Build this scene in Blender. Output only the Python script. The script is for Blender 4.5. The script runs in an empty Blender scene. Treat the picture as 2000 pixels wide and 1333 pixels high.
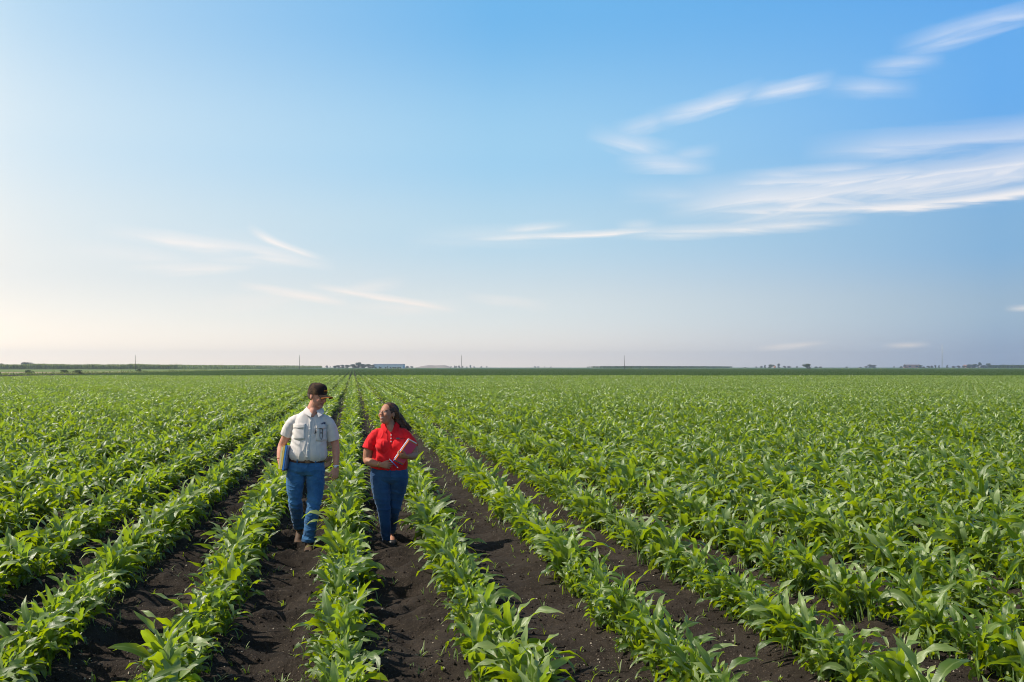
import bpy, math, random
import numpy as np
from mathutils import Vector, Matrix, Euler, noise as mnoise
R = math.radians
scene = bpy.context.scene
rng = np.random.RandomState(7)
random.seed(7)

# ------------------------------------------------------------------ camera
CAM_H, YAW, FPX, HOR = 2.0, 9.06, 1944.0, 717.5      # photo pixels (2000 x 1333)
cam_d = bpy.data.cameras.new('camera'); cam = bpy.data.objects.new('camera', cam_d)
scene.collection.objects.link(cam)
cam_d.sensor_width = 36.0; cam_d.lens = 36.0 * FPX / 2000.0
PITCH = math.degrees(math.atan((HOR - 666.5) / FPX))
cam.location = (0, 0, CAM_H)
cam.rotation_euler = (R(90 + PITCH), 0, R(-YAW))
cam_d.clip_start = 0.05; cam_d.clip_end = 20000
scene.camera = cam
FW = Vector((math.sin(R(YAW)), math.cos(R(YAW)), 0)); RT = Vector((math.cos(R(YAW)), -math.sin(R(YAW)), 0))
def at(px, depth, z=0.0):
    """world point seen at photo column px, at the given depth along the view"""
    p = FW * depth + RT * ((px - 1000.0) / FPX * depth)
    return Vector((p.x, p.y, z))

# ------------------------------------------------------------------ light
SUN_AZ_LEFT, SUN_EL = 91.0, 49.0            # degrees to the left of the view axis, elevation
az = R(YAW - SUN_AZ_LEFT)                    # clockwise from +Y
SUN = Vector((math.sin(az) * math.cos(R(SUN_EL)), math.cos(az) * math.cos(R(SUN_EL)), math.sin(R(SUN_EL))))
sd = bpy.data.lights.new('sun', 'SUN'); sd.energy = 4.9; sd.angle = R(0.53); sd.color = (1.0, 0.92, 0.79)
sun = bpy.data.objects.new('sun', sd); scene.collection.objects.link(sun)
sun.rotation_euler = (-SUN).to_track_quat('-Z', 'Y').to_euler()
sun.location = (0, 0, 60)

world = bpy.data.worlds.new('World'); scene.world = world; world.use_nodes = True
wt = world.node_tree; wt.nodes.clear()
def wn(t, **k):
    n = wt.nodes.new(t)
    for a, b in k.items(): setattr(n, a, b)
    return n
def M(op, a, b=None, c=None, tree=None, clamp=False):
    t = tree or wt
    n = t.nodes.new('ShaderNodeMath'); n.operation = op; n.use_clamp = clamp
    for i, v in enumerate((a, b, c)):
        if v is None: continue
        if isinstance(v, (int, float)): n.inputs[i].default_value = v
        else: t.links.new(v, n.inputs[i])
    return n.outputs[0]
wout = wn('ShaderNodeOutputWorld'); wbg = wn('ShaderNodeBackground')
wt.links.new(wbg.outputs[0], wout.inputs[0]); wbg.inputs[1].default_value = 0.065
sky = wn('ShaderNodeTexSky', sky_type='NISHITA', sun_disc=False)
sky.sun_elevation = R(SUN_EL); sky.sun_rotation = az
sky.altitude = 0; sky.air_density = 1.0; sky.dust_density = 1.6; sky.ozone_density = 2.0
tc = wn('ShaderNodeTexCoord'); sx = wn('ShaderNodeSeparateXYZ'); wt.links.new(tc.outputs['Generated'], sx.inputs[0])
AZ = M('ARCTAN2', sx.outputs[0], sx.outputs[1])            # radians clockwise from +Y
EL = M('ARCSINE', sx.outputs[2])
U = M('MULTIPLY', AZ, 57.29578); V = M('MULTIPLY', EL, 57.29578)     # degrees
def ramp(fac, stops, mode='EASE'):
    n = wn('ShaderNodeValToRGB'); wt.links.new(fac, n.inputs[0]); cr = n.color_ramp; cr.interpolation = mode
    while len(cr.elements) < len(stops): cr.elements.new(0.5)
    for e, (p, c) in zip(cr.elements, stops): e.position = p; e.color = (*c, 1)
    return n.outputs[0]
def vmul(a, b):
    n = wn('ShaderNodeVectorMath', operation='MULTIPLY'); wt.links.new(a, n.inputs[0]); wt.links.new(b, n.inputs[1]); return n.outputs[0]
def mixc(f, a, b):
    n = wn('ShaderNodeMix', data_type='RGBA'); 
    if isinstance(f, (int, float)): n.inputs[0].default_value = f
    else: wt.links.new(f, n.inputs[0])
    for s, v in ((6, a), (7, b)):
        if isinstance(v, tuple): n.inputs[s].default_value = (*v, 1)
        else: wt.links.new(v, n.inputs[s])
    return n.outputs[2]
#SKYGAIN
SKYCOL = sky.outputs[0]
def srgb(r, g, b):
    f = lambda c: (c / 255 / 12.92) if c / 255 <= 0.04045 else ((c / 255 + 0.055) / 1.055) ** 2.4
    return (f(r), f(g), f(b))
# air colour by direction: milky towards the sun and the horizon, deep blue away from both
vf = M('DIVIDE', V, 24.0, clamp=True)
K = 1.0 / 0.12
def kc(c): return tuple(min(x * 0.1, 1) for x in c)
left = ramp(vf, [(0.0, srgb(254, 247, 238)), (0.22, srgb(249, 247, 241)), (0.5, srgb(228, 240, 246)), (0.8, srgb(199, 226, 244)), (1.0, srgb(180, 215, 243))])
mid = ramp(vf, [(0.0, srgb(230, 225, 222)), (0.14, srgb(217, 228, 232)), (0.32, srgb(184, 217, 236)), (0.5, srgb(158, 207, 239)), (0.84, srgb(112, 182, 235)), (1.0, srgb(98, 172, 232))])
right = ramp(vf, [(0.0, srgb(150, 168, 194)), (0.12, srgb(158, 185, 207)), (0.27, srgb(133, 180, 219)), (0.6, srgb(104, 173, 237)), (1.0, srgb(85, 160, 232))])
uf = M('DIVIDE', M('ADD', U, 18.0 + 1.0), 54.0, clamp=True)       # 0 at the photo's left edge, 1 at its right edge
c1 = mixc(M('POWER', M('MULTIPLY', uf, 2.0, clamp=True), 0.55), left, mid)
c2_ = mixc(M('POWER', M('MULTIPLY', M('SUBTRACT', uf, 0.5), 2.0, clamp=True), 1.5), c1, right)
glow = M('MULTIPLY', M('POWER', M('SUBTRACT', 1.0, uf), 0.6), M('POWER', M('SUBTRACT', 1.0, M('DIVIDE', V, 5.0, clamp=True)), 1.5))
gc = wn('ShaderNodeVectorMath', operation='MULTIPLY_ADD'); gc.inputs[1].default_value = (0.72, 0.48, 0.17); gc.inputs[2].default_value = (1, 1, 1); wt.links.new(glow, gc.inputs[0])
gn = wn('ShaderNodeVectorMath', operation='MULTIPLY'); wt.links.new(c2_, gn.inputs[0]); wt.links.new(gc.outputs[0], gn.inputs[1])
c2 = gn.outputs[0]
sc = wn('ShaderNodeVectorMath', operation='SCALE'); wt.links.new(c2, sc.inputs[0]); sc.inputs['Scale'].default_value = 12.7
graded = sc.outputs[0]
# weight of the graded air: full near the part of the sky the photo shows, plain Nishita elsewhere
wv = M('SUBTRACT', 1.0, M('DIVIDE', M('SUBTRACT', V, 24.0), 30.0, clamp=True))
SKYMIX = mixc(M('MULTIPLY', wv, 1.0), sky.outputs[0], graded)

# cirrus: soft streaks by direction (degrees azimuth / elevation)
def ang(px, py):
    d = FW * FPX + RT * (px - 1000) ; d = Vector((d.x, d.y, 0))
    # undo the small pitch
    v = (666.5 - py); p = R(PITCH)
    f = FPX * math.cos(p) - v * math.sin(p); z = FPX * math.sin(p) + v * math.cos(p)
    a = math.degrees(math.atan2(px - 1000, f)) + YAW
    return a, math.degrees(math.atan2(z, math.hypot(f, px - 1000)))
NZ = {}
def cloud_noise(deg):
    """wispy noise drawn out along one of four directions, shared by the streaks"""
    k = min((-20, -3, 8, 20), key=lambda q: abs(q - deg))
    if k not in NZ:
        c_, s_ = math.cos(R(k)), math.sin(R(k))
        al = M('ADD', M('MULTIPLY', U, c_), M('MULTIPLY', V, s_)); ac = M('SUBTRACT', M('MULTIPLY', V, c_), M('MULTIPLY', U, s_))
        cb = wn('ShaderNodeCombineXYZ'); wt.links.new(M('MULTIPLY', al, 0.12), cb.inputs[0]); wt.links.new(M('MULTIPLY', ac, 1.15), cb.inputs[1]); cb.inputs[2].default_value = k * 1.3
        nz = wn('ShaderNodeTexNoise'); wt.links.new(cb.outputs[0], nz.inputs['Vector'])
        nz.inputs['Scale'].default_value = 1.5; nz.inputs['Detail'].default_value = 7; nz.inputs['Roughness'].default_value = 0.54; nz.inputs['Distortion'].default_value = 0.6
        NZ[k] = nz.outputs[0]
    return NZ[k]
def streak(x0, y0, x1, y1, w, dens, edge=0.3, bend=0.0, soft_lo=1.0, f=1.0, lo=0.35, hi=0.75):
    """one wisp from (x0,y0) to (x1,y1), half-width w px; soft_lo<1 sharpens its lower side"""
    a0, e0 = ang(x0, y0); a1, e1 = ang(x1, y1); L = math.hypot(a1 - a0, e1 - e0); w = w * 1.05 / FPX * 57.3
    cx_, cy_ = (a1 - a0) / L, (e1 - e0) / L
    du = M('SUBTRACT', U, a0); dv = M('SUBTRACT', V, e0)
    s = M('ADD', M('MULTIPLY', du, cx_ / L), M('MULTIPLY', dv, cy_ / L))
    d = M('SUBTRACT', M('MULTIPLY', dv, cx_), M('MULTIPLY', du, cy_))
    if bend: d = M('SUBTRACT', d, M('MULTIPLY', M('MULTIPLY', s, M('SUBTRACT', 1.0, s)), bend * 4 / FPX * 57.3))
    nzo = cloud_noise(math.degrees(math.atan2(e1 - e0, a1 - a0)))
    d2 = M('ADD', d, M('MULTIPLY', M('SUBTRACT', nzo, 0.5), w * 1.2))
    up = M('SUBTRACT', 1.0, M('DIVIDE', M('MAXIMUM', d2, 0.0), w), clamp=True)
    dn = M('SUBTRACT', 1.0, M('DIVIDE', M('MAXIMUM', M('MULTIPLY', d2, -1.0), 0.0), w * soft_lo), clamp=True)
    body = M('MULTIPLY', up, dn)
    ends = M('MULTIPLY', M('DIVIDE', s, edge, clamp=True), M('DIVIDE', M('SUBTRACT', 1.0, s), edge, clamp=True))
    tx = wn('ShaderNodeMapRange', interpolation_type='SMOOTHSTEP'); wt.links.new(nzo, tx.inputs[0]); tx.inputs[1].default_value = lo - 0.1; tx.inputs[2].default_value = hi - .08
    tx.inputs[3].default_value = 0.48; tx.inputs[4].default_value = 1.0
    return M('MULTIPLY', M('MULTIPLY', M('MULTIPLY', body, body if False else 1.0), ends), M('MULTIPLY', tx.outputs[0], dens * 1.22))
ST = [
 (1280, 398, 2300, 262, 50, .70, .22, -18), (1360, 408, 2300, 318, 18, .95, .22, -26, .5), (1460, 366, 2300, 268, 18, .75, .2, -10), (1420, 384, 2200, 300, 44, .55, .25, -14), (1380, 360, 1900, 322, 22, .6, .25, -6),
 (1560, 300, 2300, 222, 34, .42, .25), (1400, 352, 1760, 318, 16, .45, .3),
 (1260, 238, 1500, 166, 22, .6, .35, -6), (1440, 196, 1640, 150, 22, .6, .35), (1600, 168, 1800, 172, 22, .38, .45),
 (1180, 268, 1330, 222, 22, .35, .4), (1140, 262, 1330, 300, 24, .42, .4), (1200, 312, 1400, 330, 26, .5, .4, 0, .7), (1290, 312, 1410, 292, 18, .3, .4),
 (1740, 100, 2060, 4, 26, .5, .35), (1880, 46, 2060, 20, 18, .45, .35), (1680, 135, 1850, 112, 20, .4, .4),
 (880, 468, 1340, 446, 13, .85, .3, -4, .5), (1180, 456, 1700, 424, 15, .62, .3, -6), (1400, 444, 1660, 424, 20, .35, .4), (780, 466, 1180, 452, 26, .26, .4), (960, 452, 1130, 440, 12, .5, .4),
 (1200, 446, 1290, 440, 14, .4, .4), (1200, 376, 1480, 386, 26, .22, .4),
 (180, 456, 660, 522, 22, .7, .3, 8, .6), (100, 486, 420, 512, 22, .3, .4), (320, 600, 700, 570, 16, .28, .4), (480, 442, 640, 512, 12, .8, .3, -6), (230, 522, 520, 518, 18, .5, .35, -6, .7), (330, 480, 600, 500, 40, .30, .4),
 (460, 555, 690, 594, 11, .8, .3), (600, 558, 900, 608, 11, .85, .25, 0, .7), (620, 580, 800, 548, 16, .4, .4), (640, 604, 920, 600, 18, .35, .4),
 (380, 598, 580, 590, 18, .25, .4), (900, 578, 1080, 598, 14, .35, .4),
 (1470, 682, 1622, 670, 7, .6, .35), (1720, 676, 1820, 672, 6, .5, .4), (1960, 604, 2080, 598, 7, .5, .3),
]
tot = None
for a in ST:
    m = streak(*a); tot = m if tot is None else M('MAXIMUM', tot, m)
cl = mixc(M('MINIMUM', tot, 0.9), SKYMIX, (1, 1, 1))
CLOUD = sc.outputs[0]
ccol = wn('ShaderNodeVectorMath', operation='SCALE'); ccr = ramp(vf, [(0.0, srgb(252, 238, 224)), (0.3, srgb(246, 240, 236)), (0.5, srgb(234, 234, 240)), (1.0, srgb(218, 230, 246))]); wt.links.new(ccr, ccol.inputs[0]); ccol.inputs['Scale'].default_value = 13.6
fin = mixc(M('MINIMUM', tot, 0.9), SKYMIX, ccol.outputs[0])
wt.links.new(fin, wbg.inputs[0])

vs = scene.view_settings
vs.view_transform = 'Standard'; vs.look = 'None'; vs.exposure = 0.30; vs.gamma = 1.0; vs.use_curve_mapping = False
scene.cycles.volume_bounces = 0; scene.cycles.pixel_filter_type = 'BLACKMAN_HARRIS'; scene.cycles.filter_width = 1.0
scene.cycles.max_bounces = 5; scene.cycles.diffuse_bounces = 3; scene.cycles.transmission_bounces = 4; scene.cycles.glossy_bounces = 2
scene.cycles.caustics_reflective = False; scene.cycles.caustics_refractive = False

# ------------------------------------------------------------------ helpers
COL = scene.collection
def tag(o, label=None, cat=None, group=None, kind=None):
    if label: o['label'] = label
    if cat: o['category'] = cat
    if group: o['group'] = group
    if kind: o['kind'] = kind
    return o
def mesh_np(name, v, f, uv=None, smooth=True, mats=(), midx=None, attrs=None):
    """v (n,3), f (m,4) int; a triangle repeats its last index"""
    v = np.asarray(v, np.float32); f = np.asarray(f, np.int64)
    me = bpy.data.meshes.new(name)
    tri = f[:, 2] == f[:, 3] if f.shape[1] == 4 else np.ones(len(f), bool)
    cnt = np.where(tri, 3, 4) if f.shape[1] == 4 else np.full(len(f), 3)
    starts = np.concatenate([[0], np.cumsum(cnt)[:-1]])
    if f.shape[1] == 4:
        keep = np.ones(f.shape, bool); keep[tri, 3] = False; loops = f[keep]
    else: loops = f.ravel()
    me.vertices.add(len(v)); me.vertices.foreach_set('co', v.ravel())
    me.loops.add(len(loops)); me.loops.foreach_set('vertex_index', loops.astype(np.int32))
    me.polygons.add(len(f)); me.polygons.foreach_set('loop_start', starts.astype(np.int32))
    me.polygons.foreach_set('loop_total', cnt.astype(np.int32))
    me.polygons.foreach_set('use_smooth', np.full(len(f), smooth))
    for m in mats: me.materials.append(m)
    if midx is not None: me.polygons.foreach_set('material_index', np.asarray(midx, np.int32))
    if uv is not None:
        l = me.uv_layers.new(name='UVMap'); l.data.foreach_set('uv', np.asarray(uv, np.float32)[loops].ravel())
    if attrs:
        for k, (typ, dat) in attrs.items():
            a = me.attributes.new(k, typ, 'POINT')
            a.data.foreach_set('vector' if typ == 'FLOAT_VECTOR' else ('color' if typ == 'FLOAT_COLOR' else 'value'), np.asarray(dat).ravel())
    me.update(calc_edges=True); me.validate()
    return me
def link(name, me, parent=None, loc=None):
    o = bpy.data.objects.new(name, me); COL.objects.link(o)
    if parent: o.parent = parent
    if loc is not None: o.location = loc
    return o
class MB:
    """collects simple solids into one mesh"""
    def __init__(s): s.v = []; s.f = []; s.n = 0
    def add(s, v, f):
        s.v.append(np.asarray(v, float)); s.f.append(np.asarray(f, int) + s.n); s.n += len(v)
    def box(s, c, d, rot=None):
        p = np.array([[x, y, z] for z in (-.5, .5) for y in (-.5, .5) for x in (-.5, .5)]) * np.array(d)
        if rot is not None: p = p @ np.array(rot.to_matrix()).T
        s.add(p + np.array(c), [[0, 2, 3, 1], [4, 5, 7, 6], [0, 1, 5, 4], [2, 6, 7, 3], [0, 4, 6, 2], [1, 3, 7, 5]])
    def tube(s, pts, rad, n=12, ref=(0, 1, 0), caps=True, sub=3, pw=1.0, y_off=None):
        v, f = tube(pts, rad, n, ref, caps, sub, pw); s.add(v, f)
    def ball(s, c, r, n=16, m=10, rot=None):
        th = np.linspace(0, math.pi, m + 1); ph = np.linspace(0, 2 * math.pi, n, endpoint=False)
        r = np.array([r] * 3 if isinstance(r, (int, float)) else r)
        v = [[0, 0, 1]] + [[math.sin(t) * math.cos(p), math.sin(t) * math.sin(p), math.cos(t)] for t in th[1:-1] for p in ph] + [[0, 0, -1]]
        v = np.array(v) * r
        if rot is not None: v = v @ np.array(rot.to_matrix()).T
        f = [[0, 1 + j, 1 + (j + 1) % n, 1 + (j + 1) % n] for j in range(n)]
        for i in range(m - 2):
            for j in range(n):
                a = 1 + i * n + j; b = 1 + i * n + (j + 1) % n; f.append([a, a + n, b + n, b])
        L = len(v) - 1; o = 1 + (m - 2) * n
        f += [[L, o + (j + 1) % n, o + j, o + j] for j in range(n)]
        s.add(v + np.array(c), f)
    def mesh(s, name, mats=(), smooth=True):
        return mesh_np(name, np.concatenate(s.v), np.concatenate(s.f), smooth=smooth, mats=mats)
    def obj(s, name, mats=(), parent=None, smooth=True, loc=None): return link(name, s.mesh(name, mats, smooth), parent, loc)
def catmull(P, sub):
    P = np.asarray(P, float); n = len(P)
    if n < 3 or sub <= 1:
        t = np.linspace(0, n - 1, (n - 1) * max(sub, 1) + 1); i = np.minimum(t.astype(int), n - 2); w = (t - i)[:, None]
        return P[i] * (1 - w) + P[i + 1] * w
    out = []
    for i in range(n - 1):
        p0 = P[max(i - 1, 0)]; p1 = P[i]; p2 = P[i + 1]; p3 = P[min(i + 2, n - 1)]
        for k in range(sub):
            t = k / sub
            out.append(0.5 * (2 * p1 + (p2 - p0) * t + (2 * p0 - 5 * p1 + 4 * p2 - p3) * t * t + (3 * p1 - p0 - 3 * p2 + p3) * t ** 3))
    out.append(P[-1]); return np.array(out)
def tube(pts, rad, n=12, ref=(0, 1, 0), caps=True, sub=3, pw=1.0):
    """rings along pts; rad = list of r or (ra, rb): ra along ref-perpendicular 'a', rb across; ref is projected on each ring"""
    P = catmull(pts, sub)
    Rr = catmull([(r, r) if isinstance(r, (int, float)) else r for r in rad], sub)
    T = np.gradient(P, axis=0); T /= np.linalg.norm(T, axis=1)[:, None] + 1e-12
    ref = np.array(ref, float); A = ref - T * (T @ ref)[:, None]; A /= np.linalg.norm(A, axis=1)[:, None] + 1e-12
    B = np.cross(T, A); ph = np.linspace(0, 2 * math.pi, n, endpoint=False)
    c, s_ = np.cos(ph), np.sin(ph)
    if pw != 1.0: c = np.sign(c) * np.abs(c) ** pw; s_ = np.sign(s_) * np.abs(s_) ** pw
    V = P[:, None, :] + A[:, None, :] * (Rr[:, 0, None] * c)[:, :, None] + B[:, None, :] * (Rr[:, 1, None] * s_)[:, :, None]
    m = len(P); V = V.reshape(-1, 3); F = []
    for i in range(m - 1):
        for j in range(n):
            a = i * n + j; b = i * n + (j + 1) % n; F.append([a, b, b + n, a + n])
    if caps:
        V = np.vstack([V, P[0], P[-1]]); k = len(V) - 2
        F += [[k, (j + 1) % n, j, j] for j in range(n)] + [[k + 1, (m - 1) * n + j, (m - 1) * n + (j + 1) % n, (m - 1) * n + (j + 1) % n] for j in range(n)]
    return V, np.array(F)
def vhash(ix, iy, seed):
    h = (ix.astype(np.int64) * 374761393 + iy.astype(np.int64) * 668265263 + seed * 1274126177) & 0xffffffff
    h = ((h ^ (h >> 13)) * 1274126177) & 0xffffffff
    return ((h ^ (h >> 16)) & 0xffff) / 65535.0
def vnoise(x, y, seed=0):
    ix = np.floor(x); iy = np.floor(y); fx = x - ix; fy = y - iy
    fx = fx * fx * (3 - 2 * fx); fy = fy * fy * (3 - 2 * fy)
    a = vhash(ix, iy, seed); b = vhash(ix + 1, iy, seed); c = vhash(ix, iy + 1, seed); d = vhash(ix + 1, iy + 1, seed)
    return (a * (1 - fx) + b * fx) * (1 - fy) + (c * (1 - fx) + d * fx) * fy - 0.5
def fbm(x, y, seed=0, o=4):
    s = 0; a = 1.0
    for k in range(o): s = s + a * vnoise(x * 2 ** k, y * 2 ** k, seed + k * 17); a *= 0.5
    return s
# ------------------------------------------------------------------ materials
def mat(name):
    m = bpy.data.materials.new(name); m.use_nodes = True; return m, m.node_tree, m.node_tree.nodes['Principled BSDF']
def nd(t, typ, **k):
    n = t.nodes.new(typ)
    for a, b in k.items(): setattr(n, a, b)
    return n
def simple(name, col, rough=0.7, spec=0.3, nscale=None, namp=0.25, bump=0.0, bscale=200.0, metal=0.0, sheen=0.0):
    m, t, p = mat(name)
    p.inputs['Roughness'].default_value = rough; p.inputs['Specular IOR Level'].default_value = spec; p.inputs['Metallic'].default_value = metal
    if sheen: p.inputs['Sheen Weight'].default_value = sheen
    tcn = nd(t, 'ShaderNodeTexCoord')
    if nscale:
        n = nd(t, 'ShaderNodeTexNoise'); t.links.new(tcn.outputs['Object'], n.inputs['Vector']); n.inputs['Scale'].default_value = nscale; n.inputs['Detail'].default_value = 5
        mx = nd(t, 'ShaderNodeMix', data_type='RGBA'); t.links.new(n.outputs[0], mx.inputs[0])
        mx.inputs[6].default_value = (*[c * (1 - namp) for c in col], 1); mx.inputs[7].default_value = (*[min(1, c * (1 + namp)) for c in col], 1)
        t.links.new(mx.outputs[2], p.inputs['Base Color'])
    else: p.inputs['Base Color'].default_value = (*col, 1)
    if bump:
        n = nd(t, 'ShaderNodeTexNoise'); t.links.new(tcn.outputs['Object'], n.inputs['Vector']); n.inputs['Scale'].default_value = bscale; n.inputs['Detail'].default_value = 4
        b = nd(t, 'ShaderNodeBump'); b.inputs['Strength'].default_value = bump; b.inputs['Distance'].default_value = 0.005
        t.links.new(n.outputs[0], b.inputs['Height']); t.links.new(b.outputs[0], p.inputs['Normal'])
    return m
# ------------------------------------------------------------------ ground
ROW0, ROWS = -0.08, 1.0
def ground_z(x, y):
    x = np.asarray(x, float); y = np.asarray(y, float)
    d = np.hypot(x, y)
    xs_ = x - 0.09 * np.clip((x - 1.2) / 0.4, 0, 1); ph = (xs_ - ROW0) / ROWS; fr = ph - np.round(ph)            # 0 on a row, +-.5 in a furrow
    fl = np.floor(ph)                                          # furrow number, 0 = between the two people's row and the next
    fur = np.clip((np.abs(fr) - 0.12) / 0.25, 0, 1)
    z = 0.035 * np.cos(2 * math.pi * fr)
    rough = np.where(fl == 1, 0.35, np.where(fl >= 2, 0.7, 1.0))
    fa = np.clip((60 - d) / 40, 0, 1)
    # trampled, clod-edged soil: cross-wise hollows in the furrows
    wob = y * 2.3 + 1.2 * vnoise(x * 2.1, y * 0.8, 3) + fl * 1.7
    hol = np.abs(vnoise(wob, x * 1.1 + fl * 9, 5)) * 2
    z = z + fa * fur * rough * (0.10 * (hol - 0.45) + 0.11 * fbm(x * 1.6, y * 3.2, 11, 3))
    z = z + fa * (0.034 * fbm(x * 4.2, y * 5.5, 21, 3) + 0.007 * fbm(x * 22, y * 22, 31, 2))
    # ridged steps (smeared soil edges)
    r = 1 - np.abs(vnoise(x * 1.3 + 5, y * 2.7 + 0.6 * np.sin(x * 3), 41)) * 2
    z = z + fa * fur * rough * 0.075 * np.clip(r - 0.70, 0, 1) / 0.30
    return z
def axis(lo, a, b, hi, step, g0=1.02, g1=1.10, mid=60):
    c = list(np.arange(a, b, step)); s = step; x = b
    while x < hi: c.append(x); s *= (g0 if x < mid else g1); x += s
    c.append(hi); s = step; x = a; l = []
    while x > lo: s *= 1.06 if x > -mid else 1.15; x -= s; l.append(max(x, lo))
    return np.array(sorted(set(l + c)))
gx = axis(-4300, -6.0, 7.5, 4300, 0.034, 1.03, 1.12, 40); gy = axis(-60, 5.2, 14.5, 4600, 0.034, 1.016, 1.08, 60)
X, Y = np.meshgrid(gx, gy); Z = ground_z(X, Y)
nx = len(gx); ny = len(gy); ii = np.arange(nx * ny).reshape(ny, nx)
F = np.stack([ii[:-1, :-1], ii[:-1, 1:], ii[1:, 1:], ii[1:, :-1]], -1).reshape(-1, 4)
m_soil, t, p = mat('muck_soil')
tcn = nd(t, 'ShaderNodeTexCoord'); n1 = nd(t, 'ShaderNodeTexNoise'); n2 = nd(t, 'ShaderNodeTexNoise'); n3 = nd(t, 'ShaderNodeTexNoise'); vo = nd(t, 'ShaderNodeTexVoronoi')
for n, s, d in ((n1, 1.1, 5), (n2, 90, 3), (n3, 28, 6)):
    t.links.new(tcn.outputs['Object'], n.inputs['Vector']); n.inputs['Scale'].default_value = s; n.inputs['Detail'].default_value = d
t.links.new(tcn.outputs['Object'], vo.inputs['Vector']); vo.inputs['Scale'].default_value = 60
cr = nd(t, 'ShaderNodeValToRGB'); t.links.new(n1.outputs[0], cr.inputs[0])
cr.color_ramp.elements[0].position = .3; cr.color_ramp.elements[0].color = (0.0165, 0.0125, 0.0095, 1)
cr.color_ramp.elements[1].position = .7; cr.color_ramp.elements[1].color = (0.033, 0.026, 0.0205, 1)
cr2 = nd(t, 'ShaderNodeValToRGB'); t.links.new(n2.outputs[0], cr2.inputs[0])
cr2.color_ramp.elements[0].position = .62; cr2.color_ramp.elements[0].color = (0, 0, 0, 1); cr2.color_ramp.elements[1].position = .72; cr2.color_ramp.elements[1].color = (1, 1, 1, 1)
mx = nd(t, 'ShaderNodeMix', data_type='RGBA'); t.links.new(cr.outputs[0], mx.inputs[6]); mx.inputs[7].default_value = (0.13, 0.10, 0.075, 1)
t.links.new(cr2.outputs[0], mx.inputs[0]); t.links.new(mx.outputs[2], p.inputs['Base Color'])
p.inputs['Roughness'].default_value = 0.95; p.inputs['Specular IOR Level'].default_value = 0.12
n4 = nd(t, 'ShaderNodeTexNoise'); t.links.new(tcn.outputs['Object'], n4.inputs['Vector']); n4.inputs['Scale'].default_value = 7; n4.inputs['Detail'].default_value = 8; n4.inputs['Roughness'].default_value = .7
mc = nd(t, 'ShaderNodeMix', data_type='RGBA'); t.links.new(M('MULTIPLY', M('SUBTRACT', n4.outputs[0], .5, tree=t), 3.0, tree=t, clamp=True), mc.inputs[0]); t.links.new(mx.outputs[2], mc.inputs[6]); mc.inputs[7].default_value = (.052, .042, .033, 1); t.links.new(mc.outputs[2], p.inputs['Base Color'])
ad = M('ADD', M('MULTIPLY', n3.outputs[0], 0.6, tree=t), M('MULTIPLY', n2.outputs[0], 0.35, tree=t), tree=t)
b = nd(t, 'ShaderNodeBump'); b.inputs['Strength'].default_value = 0.9; b.inputs['Distance'].default_value = 0.03; t.links.new(ad, b.inputs['Height']); t.links.new(b.outputs[0], p.inputs['Normal'])
ground = link('ground', mesh_np('ground', np.stack([X.ravel(), Y.ravel(), Z.ravel()], 1), F, mats=[m_soil]))
tag(ground, 'dark bare muck soil of the field between the corn rows', 'ground', kind='structure')

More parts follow.
